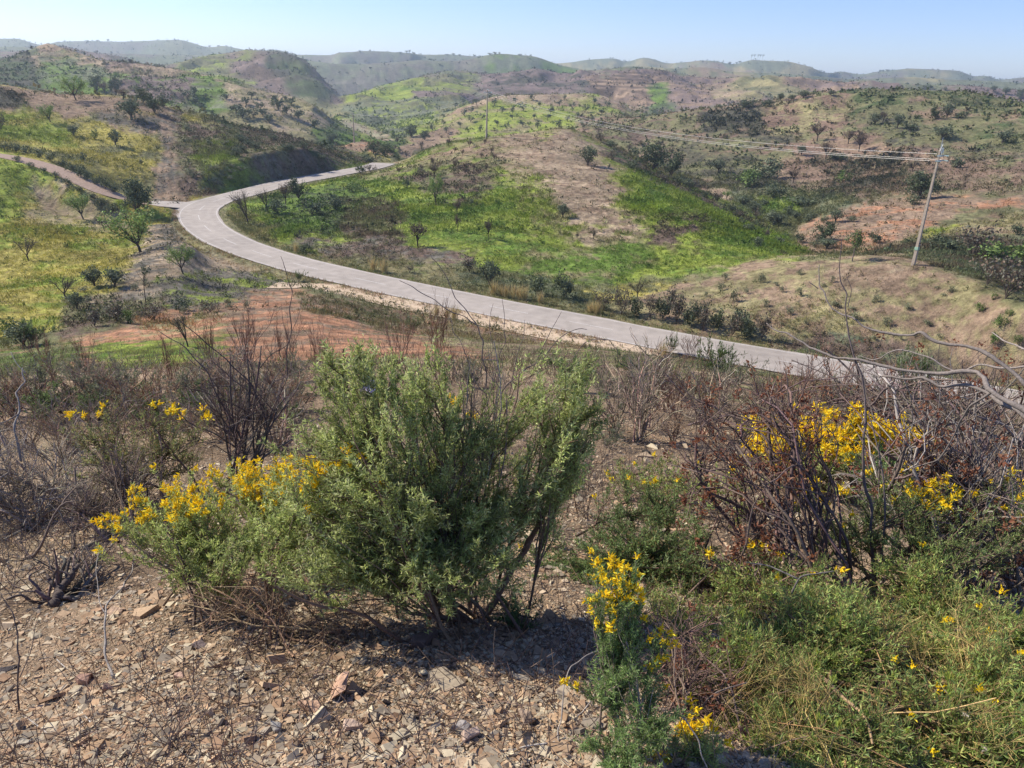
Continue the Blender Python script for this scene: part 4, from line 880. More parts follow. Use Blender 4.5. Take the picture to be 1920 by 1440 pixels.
clumps_obj('scrub', 'low scrub and weeds covering the near hillsides', 56, 130, 13000, (.15, .75), 9, .45, (.75, .88, .65), upr=1.0, thin=.35)
clumps_obj('scrub', 'low scrub covering the middle hillsides', 110, 255, 26000, (.3, 1.25), 9, .42, (.72, .85, .65), upr=.6, thin=.5)
clumps_obj('scrub', 'bushes and scrub covering the right hill and the far valley', 225, 600, 25000, (.6, 2.4), 8, .5, (.85, .98, .76), upr=.4)
clumps_obj('scrub', 'scrub covering the distant hills', 500, 1300, 13000, (1.2, 3.8), 6, .6, (.9, 1.0, .88), upr=.3)
clumps_obj('scrub', 'scrub covering the furthest ridges', 1250, 2900, 8000, (2.5, 7), 5, .6, (.75, .9, .85), upr=.3)
gm = (ZID >= 0) & (GR < 260)
ggrass = np.isin(np.array(NAMES + ['x'])[ZID], ['green', 'lime', 'yel', 'olive', 'dry', 'sage']) * 1.0
def grass_obj(name, label, r0, r1, n, h, wd, extra=None, mul=(.95, 1.0, .8)):
    P, C = scatter(r0, r1, n, extra); q = 5
    b = P[:, None] + RNG.normal(0, h * .35, (n, q, 3)) * [1, 1, 0]
    V, Fq = leafq(b.reshape(-1, 3), rdir(n * q, 1.8), h * RNG.uniform(.5, 1.3, n * q), wd, .05)
    cc = (C * np.array(mul))[:, None] * RNG.uniform(.7, 1.35, (n, q, 1)); o = mesh_np(name, V, Fq, GRASS, None, np.repeat(cc.reshape(-1, 3), 4, 0))
    tag(o, label, 'grass', kind='stuff')
grass_obj('grass', 'grass growing on the slopes around the road', 50, 130, 26000, .35, .05, .1 + ggrass)
grass_obj('grass', 'grass growing on the hillsides past the road', 110, 230, 22000, .6, .11, .1 + ggrass)
vg = (np.exp(-((DR - ROADW - 1.9) / 1.2) ** 2) + .02) / (DEN + .2)
grass_obj('grass', 'short grass along the verges of the road', 50, 190, 9000, .22, .04, vg, (1.1, 1.0, .7))

def along(name, label, n, o0, o1, s0, s1, h, cols, wd):
    k = RNG.integers(int(s0 * (len(ROAD) - 2)), int(s1 * (len(ROAD) - 2)), n); t = RNG.random((n, 1)); P = ROAD[k] * (1 - t) + ROAD[k + 1] * t; d = unit(ROAD[k + 1, :2] - ROAD[k, :2]); nn = np.stack([-d[:, 1], d[:, 0]], 1)
    xy = P[:, :2] + nn * RNG.uniform(min(o0, o1), max(o0, o1), (n, 1)); keep = RNG.random(n) < .45 + .9 * fbm(xy[:, 0] / 2.5, xy[:, 1] / 2.5, 3); xy = xy[keep]; n = len(xy); q = 7; b = np.column_stack([xy, H(xy[:, 0], xy[:, 1])])[:, None] + RNG.normal(0, .07, (n, q, 3)) * [1, 1, 0]
    V, Fq = leafq(b.reshape(-1, 3), rdir(n * q, 2.5), h * RNG.uniform(.4, 1.4, n * q), wd, .05); cc = np.array(cols)[RNG.integers(0, len(cols), n)][:, None] * RNG.uniform(.7, 1.3, (n, q, 1))
    tag(mesh_np(name, V, Fq, GRASS, None, np.repeat(cc.reshape(-1, 3), 4, 0)), label, 'grass', kind='stuff')
RUST = [(.34, .21, .12), (.42, .32, .17), (.28, .17, .10), (.2, .22, .08)]; MIXG = [(.2, .24, .08), (.36, .31, .15), (.16, .2, .07), (.42, .34, .2)]
sgn = 1 if (np.array(G(800, 600))[:2] - ROAD[np.argmin(np.hypot(*(ROAD[:, :2] - G(800, 600)[:2]).T)), :2]) @ (lambda k_: np.array([-(ROAD[k_ + 1, 1] - ROAD[k_, 1]), ROAD[k_ + 1, 0] - ROAD[k_, 0]]))(np.argmin(np.hypot(*(ROAD[:, :2] - G(800, 600)[:2]).T))) > 0 else -1
along('grass', 'rusty dry grass tufts along the near edge of the road', 2600, sgn * 3.0, sgn * 3.9, .05, .62, .34, RUST, .03)
along('grass', 'mixed grass and weeds along the far edge of the road', 3600, -sgn * 3.1, -sgn * 5.2, .02, .95, .32, MIXG, .03)
cr_pts = [(1128 + t * 355 + J_(8), 268 + t * 196 + 18 * math.sin(t * 3.1) * -1 + 16 * t + J_(4)) for t in np.linspace(0, .93, 16)]
many('bush_brown', [(x, y, 15 + J_(4), 28 + J_(7)) for x, y in cr_pts[::2]], 'dark brown brush along the crest of the green flank', 'brush along the crest of the green flank')
many('bush', [(x, y, 14 + J_(4), 26 + J_(7)) for x, y in cr_pts[1::2]], 'dark green bush along the crest of the green flank', 'brush along the crest of the green flank')
many('burnt', [(random.uniform(700, 950), random.uniform(272, 335), 13 + J_(3), 11 + J_(4)) for _ in range(24)], 'small reddish brown stalky bush near the crest of the middle hill', 'stalky bushes on the middle hill', 'dry_bush')
many('bush', [(random.uniform(440, 640), random.uniform(262, 300), 12 + J_(3), 24 + J_(6)) for _ in range(16)], 'dark bush on the slope above the shaded road cutting', 'bushes above the road cutting')
many('sagebush', [(random.uniform(350, 470), random.uniform(240, 340), 9 + J_(3), 18 + J_(6)) for _ in range(18)], 'grey scrubby bush on the broken slope above the junction', 'scrub above the junction')
many('sagebush', [(random.uniform(120, 470), random.uniform(520, 600), 12 + J_(4), 22 + J_(8)) for _ in range(22)], 'small grey-green shrub on the stony slope below the road bend', 'shrubs on the stony slope')
many('bush', [(random.uniform(1320, 1600), random.uniform(385, 470), 14 + J_(4), 26 + J_(8)) for _ in range(16)], 'grey-green shrub on the floor of the ravine', 'shrubs in the ravine')
# ================================================================== power poles and wires
CONC = vcol_mat('pole concrete', .9, .2, 0, .2, 6, .3, 30); STEEL = vcol_mat('galvanised steel', .5, .5, 0, .1, 10, metal=.5); GLASS = vcol_mat('insulator', .2, .6, 0, .05, 5); WIRE = vcol_mat('wire', .4, .5, 0, .05, 5, metal=.6)
def box(acc, c, sx, sy, sz, col, taper=1.0):
    x, y, z = sx / 2, sy / 2, sz / 2; t = taper
    V = np.array([(-x, -y, -z), (x, -y, -z), (x, y, -z), (-x, y, -z), (-x * t, -y * t, z), (x * t, -y * t, z), (x * t, y * t, z), (-x * t, y * t, z)]) + np.array(c)
    acc.add(V, [(0, 3, 2, 1), (4, 5, 6, 7), (0, 1, 5, 4), (1, 2, 6, 5), (2, 3, 7, 6), (3, 0, 4, 7)], col)
def build_acc(acc, name, mat, parent, smooth=False):
    return mesh_np(name, np.concatenate(acc.V), [np.concatenate(f) for f in acc.F.values()], mat, parent, np.concatenate(acc.C), smooth)
def rod(acc, a, b, r0, r1, col, sides=8, K=3):
    P = np.linspace(np.array(a, float), np.array(b, float), K)[None]; V, Fq = tubes(P, np.linspace(r0, r1, K)[None], sides); acc.add(V, Fq, col)
def pole(p, h, yaw, label, big=True, lean=(0, 0)):
    e = empty('power_pole', p, yaw); e.rotation_euler = (lean[0], lean[1], yaw)
    a = Acc(); box(a, (0, 0, h / 2 - .2), .42, .30, h + .4, (.40, .33, .26), .5); build_acc(a, 'post', CONC, e)
    top = h
    for k, (z, w_) in enumerate([(top - .72, 1.75), (top - 1.2, 2.1)] if big else [(top - .5, 1.8)]):
        a = Acc(); box(a, (0, -.17, z), w_, .09, .10, (.30, .34, .36)); build_acc(a, 'crossarm', STEEL, e)
    a = Acc()
    if big:
        rod(a, (0, 0, h), (0, 0, h + 1.0), .035, .02, (.35, .38, .42)); rod(a, (-.45, -.16, h - .3), (.1, -.1, h + .42), .02, .02, (.45, .5, .55)); rod(a, (-.55, -.17, h - 1.2), (0, -.17, h - 1.9), .02, .02, (.40, .44, .48))
        th = np.linspace(0, math.pi, 9); P = np.stack([.12 + .3 * (1 - np.cos(th)) * .5 + .1, np.full(9, -.2), h - .35 + .28 * np.sin(th) - .25 * th / math.pi], 1)[None]; V, Fq = tubes(P, np.full((1, 9), .018), 6); a.add(V, Fq, (.5, .55, .6))
        build_acc(a, 'mast', STEEL, e)
    ends = [(-1.0, h - 1.2), (1.0, h - 1.2), (-.85, h - .72), (.8, h - .72)] if big else [(-.85, h - .5), (.85, h - .5), (0, h + .1)]
    for x, z in ends:
        a = Acc()
        for q in range(4): rod(a, (x * (1 + .02), -.26 - .1 * q, z), (x, -.30 - .1 * q, z), .075, .06, (.42, .60, .58), 10, 2)
        rod(a, (x, -.17, z), (x, -.66, z), .02, .02, (.5, .55, .6), 6, 2); build_acc(a, 'insulator', GLASS, e)
    if big:
        a = Acc(); box(a, (0, 0, 1.75), .47, .335, .30, (.30, .45, .34)); build_acc(a, 'painted_band', CONC, e)
        a = Acc(); box(a, (0, -.172, 2.15), .24, .03, .16, (.45, .45, .43)); box(a, (0, -.168, 2.15), .34, .03, .30, (.02, .02, .02)); build_acc(a, 'sign_plate', CONC, e)
        a = Acc()
        for q in range(5): rod(a, (.30, -.1, h - .05 - q * .09), (.30, -.1, h - .11 - q * .09), .11, .08, (.6, .66, .72), 10, 2)
        rod(a, (.30, -.1, h + .05), (.30, -.1, h - .6), .04, .04, (.5, .55, .6), 6, 2); build_acc(a, 'transformer_bushing', GLASS, e)
    tag(e, label, 'power pole', 'power line across the hills'); return e
pA = G(1712, 497); pB = G(912, 259); pC = G(664, 268, 255)
hA = 196 * float(pA @ fwd) / F / .93; hB = 80 * float(pB @ fwd) / F / .95; hC = 52 * float(pC @ fwd) / F / .96
yaw = math.atan2(pB[1] - pA[1], pB[0] - pA[0]) - math.pi / 2
pole(pA, hA, yaw + .35, 'tall square concrete power pole with two crossarms on the near hump', True, (0, .02))
pole(pB, hB, yaw, 'slim power pole standing on the crest of the middle hill', False)
pole(pC, hC, yaw, 'furthest power pole rising behind the red earth mound', False)
for px, py, hp, lb in [(613, 268, 10, 'short pale post on the dark slope above the road'), (1243, 661, 20, 'pale wooden stake at the near edge of the road')]:
    p = G(px, py); D = float(p @ fwd); a = Acc(); box(a, (0, 0, .5 * hp * D / F), .12, .12, hp * D / F, (.4, .36, .3), .8); e = build_acc(a, 'post', CONC, None); e.location = p; tag(e, lb, 'post')
def wire(a, b, sag, label, grp, rr):
    n = 28; t = np.linspace(0, 1, n)[:, None]; P = a * (1 - t) + b * t; P[:, 2] -= (4 * sag * t * (1 - t))[:, 0]
    V, Fq = tubes(P[None], np.full((1, n), rr), 6); o = mesh_np('power_wire', V, Fq, WIRE, None, np.repeat([[.50, .47, .45]], len(V), 0), True); tag(o, label, 'wire', grp)
def wp(p, yaw, x, z): return np.array([p[0] + x * math.cos(yaw), p[1] + x * math.sin(yaw), p[2] + z])
for x, za, zb, lb in [(-1.0, hA - 1.2, hB - .5, 'lowest of the three wires between the near and the middle power pole'), (.6, hA - 1.1, hB - .55, 'middle one of the three wires between the near and the middle power pole'), (-.2, hA - .55, hB + .1, 'uppermost of the three wires between the near and the middle power pole')]:
    wire(wp(pA, yaw, x, za), wp(pB, yaw, x * .85, zb), 2.6, lb, 'wires from the near pole', .018)
for x in (-.85, .85): wire(wp(pB, yaw, x, hB - .5), wp(pC, yaw, x, hC - .5), 2.5, 'thin wire between the middle and the furthest power pole', 'wires to the furthest pole', .014)
# ------------------------------------------------------------------ the air
def haze():
    m = bpy.data.materials.new('haze'); m.use_nodes = True; t = m.node_tree; t.nodes.clear()
    o = t.nodes.new('ShaderNodeOutputMaterial'); v = t.nodes.new('ShaderNodeVolumePrincipled')
    v.inputs['Color'].default_value = (.72, .86, 1.0, 1); v.inputs['Density'].default_value = HAZE_D; v.inputs['Anisotropy'].default_value = .35
    t.links.new(v.outputs[0], o.inputs['Volume'])
    x0, x1, y0, y1, z0, z1 = -5400, 5400, -60, 5700, float(GZ.min()) - 1.0, float(GZ.max()) + 12
    V = [(x, y, z) for x in (x0, x1) for y in (y0, y1) for z in (z0, z1)]
    Fq = [(0, 1, 3, 2), (4, 6, 7, 5), (0, 4, 5, 1), (2, 3, 7, 6), (0, 2, 6, 4), (1, 5, 7, 3)]
    b = mesh_np('haze', V, np.array(Fq), m); tag(b, 'thin bluish haze filling the air between the hills', 'haze', kind='stuff')
HAZE_D = 0.0002
haze()
# ================================================================== FOREGROUND
def ell_sample(E, n, shell=.5):
    """sample points in ellipsoids given as (px, py, range, half width px, half height px, half depth m)"""
    w = np.array([e[3] * e[4] * e[5] for e in E], float); w /= w.sum(); k = RNG.choice(len(E), n, p=w)
    u = rdir(n) * (RNG.random((n, 1)) ** (shell / 1.5)); out = np.zeros((n, 3)); cen = np.zeros((n, 3))
    for i, (px, py, r, rx, ry, dp) in enumerate(E):
        m = k == i; c = PT(px, py, r); D = float(c @ fwd); s = D / F
        out[m] = c + u[m, :1] * camR * rx * s + u[m, 2:3] * np.array([0, 0, 1.0]) * ry * s * 1.05 + u[m, 1:2] * np.array([0, 1.0, 0]) * dp
        cen[m] = c
    return out, cen
def fit(base, E):
    """slide a plant's outline along its lines of sight until it stands over its own foot; returns outline and size factor"""
    kf = 1.05 * math.hypot(base[0], base[1]) / np.mean([e[2] for e in E]); return [(a, b, r * kf, c, d_, dp * kf) for a, b, r, c, d_, dp in E], kf
def above(P, m=.01):
    z = H(P[:, 0], P[:, 1]) + m; P = P.copy(); P[:, 2] = np.maximum(P[:, 2], z); return P
YEL = [(.93, .655, .016), (.95, .76, .05), (.88, .55, .012)]
_HD = {}
def head_mesh(kind, v):
    if (kind, v) not in _HD:
        q = 11 if kind == 'bud' else 17
        if kind != 'bud':
            c = RNG.normal(0, .3, (q, 3)); V, Fq = leafq(c, unit(rdir(q) * .9 + [0, 0, .8]), RNG.uniform(.6, 1.25, q), .36, .08); C = np.array(YEL if kind == 'flower' else [(.70, .60, .76)] * 3)[RNG.integers(0, 3, q)] * RNG.uniform(.85, 1.1, (q, 1))
        else:
            c = RNG.normal(0, .0035, (q, 3)); V, Fq = leafq(c, unit(rdir(q) * .35 + [0, 0, 1]), .016, .006, .05); C = shade((.36, .42, .08), q, .1)
        o = mesh_np(kind, V, Fq, LEAF if kind == 'bud' else PETAL, None, np.repeat(C, 4, 0)); _HD[(kind, v)] = o.data; bpy.data.objects.remove(o)
    return _HD[(kind, v)]
def heads(e, kind, P, D, size):
    """the first hundred heads are parts of their own, the rest one mass"""
    base = np.array(e.location); rest = Acc()
    for i, (p, d) in enumerate(zip(P, D)):
        me = head_mesh(kind, i % 6); q = Vector(d).to_track_quat('Z', 'Y'); s = size * random.uniform(.75, 1.3)
        if i < 100:
            o = bpy.data.objects.new(kind, me); COL.objects.link(o); o.parent = e; o.location = p - base; o.rotation_euler = q.to_euler(); o.scale = (s, s, s)
        else:
            n = len(me.vertices); V = np.empty(n * 3); me.vertices.foreach_get('co', V); C = np.empty(n * 4); me.color_attributes['Col'].data.foreach_get('color', C)
            M = np.array(q.to_matrix()) * s; rest.add(V.reshape(-1, 3) @ M.T + p, np.arange(n).reshape(-1, 4), C.reshape(-1, 4)[:, :3])
    if rest.n: tag(rest.build(kind + 's', PETAL, e), kind='stuff')
def leafy_shrub(name, label, cat, base, E, n1=9, n2=60, n3=500, l3=(.05, .12), lpn=24, ll=(.016, .028), lw=.0036, lcol=((.12, .19, .07), (.16, .24, .09), (.09, .15, .06)), stem=(.13, .085, .06), r0=.012,
                flowers=0, fsize=.018, fpick='top', dead=0.0, spread=.05, up=.9, group=None, buds=0, wig=.09, fmin=None, white=0, l2leaf=.3, fdrop=45):
    E, kf = fit(base, E); l3 = (l3[0] * kf, l3[1] * kf); ll = (ll[0] * kf, ll[1] * kf); lw *= kf; r0 *= kf; fsize *= kf; spread *= kf
    e = empty(name, base)
    tips, _ = ell_sample(E, n1, 1.0)
    b0 = np.array(base) + RNG.normal(0, spread, (n1, 3)) * [1, 1, 0] - [0, 0, .03]
    P1 = curves(b0, tips, 8, wig, .03)
    t2, c2 = ell_sample(E, n2, .8); d = np.linalg.norm(t2[:, None] - tips[None], axis=2); i1 = np.argsort(d, axis=1)[np.arange(n2), RNG.integers(0, min(2, n1), n2)]
    s2, _ = at_t(P1, i1, RNG.uniform(.25, .9, n2)); P2 = curves(s2, t2, 6, wig * 1.1, .04)
    i2 = RNG.integers(0, n2, n3); s3, tg = at_t(P2, i2, RNG.uniform(.15, 1, n3) ** .8)
    out = unit(s3 - np.mean(tips, 0)); d3 = unit(tg * .5 + out * .5 + rdir(n3) * .6 + [0, 0, up]); L3 = RNG.uniform(l3[0], l3[1], n3)
    P3 = above(curves(s3, s3 + d3 * L3[:, None], 5, .07, .0).reshape(-1, 3), .004).reshape(n3, 5, 3)
    acc = Acc()
    for P, ra, rb, sd in ((P1, r0, r0 * .45, 6), (P2, r0 * .4, r0 * .16, 4), (P3, r0 * .14, r0 * .07, 3)):
        K = P.shape[1]; V, Fq = tubes(P, np.linspace(ra, rb, K)[None].repeat(len(P), 0) * RNG.uniform(.7, 1.3, (len(P), 1)), sd); acc.add(V, Fq, np.repeat(shade(stem, len(P), .2), K * sd, 0))
    acc.build('stems', BARKF, e, True)
    def place_leaves(P, n, tt):
        idx = np.repeat(np.arange(len(P)), n); p, tg = at_t(P, idx, tt(len(idx))); return p, tg
    p3, tg3 = place_leaves(P3, lpn, lambda m: RNG.uniform(.02, 1, m))
    p2, tg2 = place_leaves(P2, int(lpn * l2leaf), lambda m: RNG.uniform(.5, 1, m))
    p = np.concatenate([p3, p2]); tg = np.concatenate([tg3, tg2]); m = len(p)
    if m:
        D = unit(tg * RNG.uniform(.35, .95, (m, 1)) + rdir(m) * .85 + [0, 0, .12])
        L = RNG.uniform(ll[0], ll[1], m); shootc = np.repeat(RNG.uniform(.8, 1.2, n3) * RNG.uniform(.68, 1.28, n2)[i2], lpn); shootc = np.concatenate([shootc, RNG.uniform(.75, 1.1, len(p2))])
        C = np.array(lcol)[RNG.integers(0, len(lcol), m)] * shootc[:, None] * RNG.uniform(.82, 1.2, (m, 1))
        if dead > 0:
            dm = RNG.random(m) < dead; C[dm] = np.array((.30, .21, .09)) * RNG.uniform(.6, 1.2, (dm.sum(), 1))
        V, Fq = leafq(p, D, L, lw * RNG.uniform(.8, 1.4, m), .03)
        a = Acc(); a.add(V, Fq, np.repeat(C, 4, 0)); a.build('foliage', LEAF, e)
    if flowers or white or buds:
        tip = P3[:, -1]
        if flowers:
            tx, ty = project(tip); ok = np.arange(n3) if fmin is None else np.nonzero(fmin(tx, ty))[0]
            bn = np.floor(tx[ok] / 28).astype(int); top = {b: ty[ok][bn == b].min() for b in np.unique(bn)}
            sc = ty[ok] - np.array([top[b] for b in bn]) + RNG.uniform(0, fdrop, len(ok)); ok = ok[np.argsort(sc)][:int(flowers * 1.25)]; pk = RNG.choice(ok, min(flowers, len(ok)), replace=False)
            heads(e, 'flower', tip[pk], unit(tip[pk] - P3[pk, -2]), fsize)
        if buds:
            pk = RNG.choice(n3, buds, replace=False); heads(e, 'bud', tip[pk], unit(tip[pk] - P3[pk, -2]), kf)
        if white:
            tx, ty = project(tip); pk = np.argsort(np.hypot(tx - 690, ty - 728))[:white]; heads(e, 'white_flower', tip[pk], unit(tip[pk] - P3[pk, -2]), .015)
    tag(e, label, cat, group); return e
def poly_branches(name, label, cat, lines, col, group=None, parent=None, k=.56, kf=None):
    """branches given by photograph points with their range: [(points, range0, range1, radius0, radius1)]"""
    acc = Acc(); b0 = None
    if kf is None: g_ = G(*lines[0][0][0]); kf = math.hypot(g_[0], g_[1]) / lines[0][1]
    for pts, ra, rb, wa, wb in lines:
        if len(pts) > 3:
            q_ = [pts[0]]
            for a_, b_ in zip(pts[:-1], pts[1:]):
                L_ = math.hypot(b_[0] - a_[0], b_[1] - a_[1]) * .05; q_ += [((a_[0] + b_[0]) / 2 + random.gauss(0, L_), (a_[1] + b_[1]) / 2 + random.gauss(0, L_)), b_]
            pts = q_
        ra *= kf; rb *= kf; n = len(pts); P = np.array([PT(x, y, ra + (rb - ra) * i / (n - 1)) for i, (x, y) in enumerate(pts)])
        m = 4 * n; wa *= k * kf; wb *= k * kf;  d = np.linspace(0, 1, n); t = np.linspace(0, 1, m)
        Q = np.stack([interp_line(d, P[:, k], t) for k in range(3)], 1); Q = Q + np.cumsum(RNG.normal(0, wa * .22, Q.shape), 0) * .5; Q = above(Q, wa * .5)
        rd_ = np.linspace(wa, wb, m) * (1 + .15 * np.sin(t * 37)); Q = np.vstack([Q[0] - (Q[1] - Q[0]) * .15, Q, Q[-1] + (Q[-1] - Q[-2]) * .3]); rd_ = np.concatenate([[wa * .05], rd_, [wb * .05]]); V, Fq = tubes(Q[None], rd_[None], 7); acc.add(V, Fq, np.array(col) * RNG.uniform(.8, 1.2))
        if b0 is None: b0 = Q[0]
    if parent is not None: acc.build(name, BARKF, parent, True); return parent
    e = empty(name, b0); acc.build('branches', BARKF, e, True); tag(e, label, cat, group); return e
def bare_shrub(name, label, cat, base, E, n1=8, n2=50, n3=260, l3=(.06, .2), stem=(.15, .11, .085), r0=.010, wig=.10, spread=.05, group=None, caps=0, leaves=0, extra=(), bow=.05, lcol=((.25, .22, .10),), pale=.0, up=.5, r3=1.0):
    E, kf = fit(base, E); l3 = (l3[0] * kf, l3[1] * kf); r0 *= kf; spread *= kf
    e = empty(name, base); tips, _ = ell_sample(E, n1, .6)
    b0 = np.array(base) + RNG.normal(0, spread, (n1, 3)) * [1, 1, 0] - [0, 0, .03]
    P1 = curves(b0, tips, 9, wig, bow); t2, _ = ell_sample(E, n2, .8); d = np.linalg.norm(t2[:, None] - tips[None], axis=2); i1 = np.argsort(d, axis=1)[np.arange(n2), RNG.integers(0, min(3, n1), n2)]
    s2, _ = at_t(P1, i1, RNG.uniform(.2, .95, n2)); P2 = curves(s2, t2, 7, wig * 1.2, bow)
    i2 = RNG.integers(0, n2, n3); s3, tg = at_t(P2, i2, RNG.uniform(.15, 1, n3)); d3 = unit(tg * .9 + rdir(n3) * .8 + [0, 0, up]); P3 = curves(s3, s3 + d3 * RNG.uniform(l3[0], l3[1], (n3, 1)), 5, .12, 0)
    acc = Acc()
    for P, ra, rb, sd in ((P1, r0, r0 * .45, 6), (P2, r0 * .45, r0 * .2, 5), (P3, r0 * .2 * r3, r0 * .09 * r3, 3)):
        K = P.shape[1]; P = above(P.reshape(-1, 3), .003).reshape(P.shape); V, Fq = tubes(P, np.linspace(ra, rb, K)[None].repeat(len(P), 0) * RNG.uniform(.7, 1.3, (len(P), 1)), sd)
        c = shade(stem, len(P), .22); pm = RNG.random(len(P)) < pale; c[pm] = np.array((.34, .30, .27)) * RNG.uniform(.7, 1.2, (pm.sum(), 1)); acc.add(V, Fq, np.repeat(c, K * sd, 0))
    acc.build('stems', BARKF, e, True)
    if caps:
        pk = RNG.integers(0, n3, caps); q = 12; c = np.repeat(P3[pk, -1], q, 0) + RNG.normal(0, .010 * kf, (caps * q, 3)); V, Fq = leafq(c, rdir(caps * q), kf * RNG.uniform(.012, .024, caps * q), kf * RNG.uniform(.006, .013, caps * q), .12)
        a = Acc(); a.add(V, Fq, np.repeat(np.array([(.27, .10, .05), (.36, .17, .09), (.18, .07, .04)])[RNG.integers(0, 3, caps * q)], 4, 0)); a.build('withered_leaves', LEAF, e)
    if leaves:
        k = RNG.integers(0, n3, leaves); p, tg = at_t(P3, k, RNG.random(leaves)); V, Fq = leafq(p, unit(tg + rdir(leaves) * .8), RNG.uniform(.015, .03, leaves), .005, .05)
        a = Acc(); a.add(V, Fq, np.repeat(np.array(lcol)[RNG.integers(0, len(lcol), leaves)] * RNG.uniform(.7, 1.3, (leaves, 1)), 4, 0)); a.build('foliage', LEAF, e)
    tag(e, label, cat, group); return e

# ---- the big green shrub in the middle
G1 = ((.38, .43, .14), (.48, .53, .18), (.27, .33, .10), (.55, .56, .27))
mb = G(858, 1176)
MAIN = leafy_shrub('green_shrub', 'large rosemary-like green shrub in the centre of the foreground', 'shrub', mb,
    [(700, 830, 2.62, 165, 150, .36), (610, 940, 2.62, 110, 130, .25), (770, 980, 2.5, 170, 160, .36), (1010, 810, 2.7, 110, 130, .3), (930, 970, 2.55, 140, 110, .3), (1055, 745, 2.75, 70, 75, .25), (680, 715, 2.7, 95, 75, .28), (800, 730, 2.7, 75, 75, .25), (870, 800, 2.72, 80, 80, .28), (820, 1090, 2.22, 150, 55, .14), (700, 1110, 2.2, 90, 45, .12), (940, 1080, 2.3, 90, 60, .14), (1080, 850, 2.65, 50, 90, .2), (590, 880, 2.6, 60, 70, .25), (650, 1060, 2.4, 120, 80, .2), (585, 1060, 2.32, 85, 75, .16), (545, 970, 2.7, 60, 80, .2), (1085, 790, 2.7, 60, 90, .2), (1040, 900, 2.6, 60, 70, .2)],
    n1=24, n2=460, n3=4700, l3=(.05, .12), lpn=25, ll=(.012, .030), lw=.0040, lcol=G1, stem=(.19, .125, .085), r0=.007, spread=.12, white=9, wig=.12)
T = [([(895, 1170), (950, 1085), (990, 1030), (1017, 985), (1040, 940), (1060, 890), (1075, 850)], 2.4, 2.55, .020, .009), ([(1012, 990), (1022, 930), (1034, 870), (1020, 810), (1004, 750)], 2.48, 2.6, .010, .006),
     ([(870, 1170), (830, 1110), (790, 1060), (745, 1000), (730, 930)], 2.35, 2.4, .018, .009), ([(850, 1175), (842, 1080), (838, 960), (820, 850)], 2.35, 2.6, .014, .006)]
poly_branches('trunk', None, None, T, (.20, .125, .085), parent=MAIN, k=.75, kf=1.0)
K = [([(915, 860), (915, 760), (912, 700), (905, 640), (895, 610), (870, 592), (830, 575), (790, 550), (750, 527)], 2.75, 2.9, .006, .0022), ([(893, 606), (873, 580), (853, 557), (837, 520), (807, 480)], 2.85, 2.95, .004, .002),
     ([(915, 790), (950, 722), (990, 690), (1033, 653), (1073, 622), (1100, 620)], 2.75, 2.9, .0055, .002), ([(925, 760), (932, 690), (948, 640), (946, 600), (942, 560)], 2.8, 2.9, .004, .0015), ([(912, 740), (884, 700), (868, 650), (850, 620), (842, 590)], 2.8, 2.95, .004, .0015),
     ([(1040, 720), (1100, 640), (1140, 636), (1157, 655), (1160, 676), (1182, 690)], 2.8, 2.9, .003, .0018), ([(940, 800), (960, 720), (975, 650), (985, 600)], 2.8, 2.9, .004, .0015), ([(900, 700), (925, 655), (918, 610), (925, 570)], 2.8, 2.9, .003, .0014), ([(1000, 690), (1030, 625), (1052, 585)], 2.86, 2.95, .003, .0014)]
poly_branches('dead_branches', 'dead grey branches rising out of the top of the large green shrub', 'branch', K, (.17, .13, .115), kf=1.0)
bare_shrub('dead_twigs', 'fan of fine leafless twigs in the gap of the large green shrub', 'twigs', G(880, 1150), [(905, 720, 2.85, 75, 95, .15)], 7, 34, 150, (.05, .14), (.19, .15, .13), .004, .05, .02)
# ---- yellow flowering bushes
LY = ((.38, .45, .13), (.29, .36, .11), (.46, .48, .18))
leafy_shrub('yellow_flower_bush', 'yellow-flowered bush spreading to the left of the large green shrub', 'flowering bush', G(470, 1150, 0),
    [(320, 985, 2.6, 105, 55, .28), (450, 945, 2.75, 150, 60, .32), (600, 930, 2.12, 125, 58, .10), (400, 1030, 2.5, 110, 55, .26), (540, 1015, 2.16, 120, 60, .12), (640, 880, 2.14, 60, 30, .08), (250, 1000, 2.6, 45, 35, .15)],
    n1=18, n2=220, n3=2100, l3=(.035, .09), lpn=17, ll=(.011, .020), lw=.0036, lcol=LY, stem=(.18, .12, .08), r0=.0045, flowers=300, fsize=.0175, spread=.16, fmin=lambda x, y: (y < 1050) & (x < 760), fdrop=110)
leafy_shrub('yellow_flower_bush', 'yellow blossoms half hidden behind the top of the large green shrub', 'flowering bush', G(860, 900), [(860, 800, 3.6, 40, 40, .15), (650, 880, 2.9, 60, 50, .15)], 5, 20, 110, (.04, .08), 14, (.010, .018), .003, LY, (.2, .14, .09), .006, flowers=34, fsize=.02)
leafy_shrub('yellow_flower_bush', 'dense golden-flowered bush behind the dead branches on the right', 'flowering bush', G(1560, 935), [(1470, 850, 3.9, 85, 60, .3), (1590, 825, 4.1, 110, 45, .35), (1690, 850, 4.1, 70, 40, .3), (1540, 880, 3.8, 90, 40, .3)],
    12, 130, 950, (.04, .10), 14, (.012, .022), .0045, LY, (.2, .14, .09), .009, flowers=430, fsize=.027, spread=.12, fdrop=60)
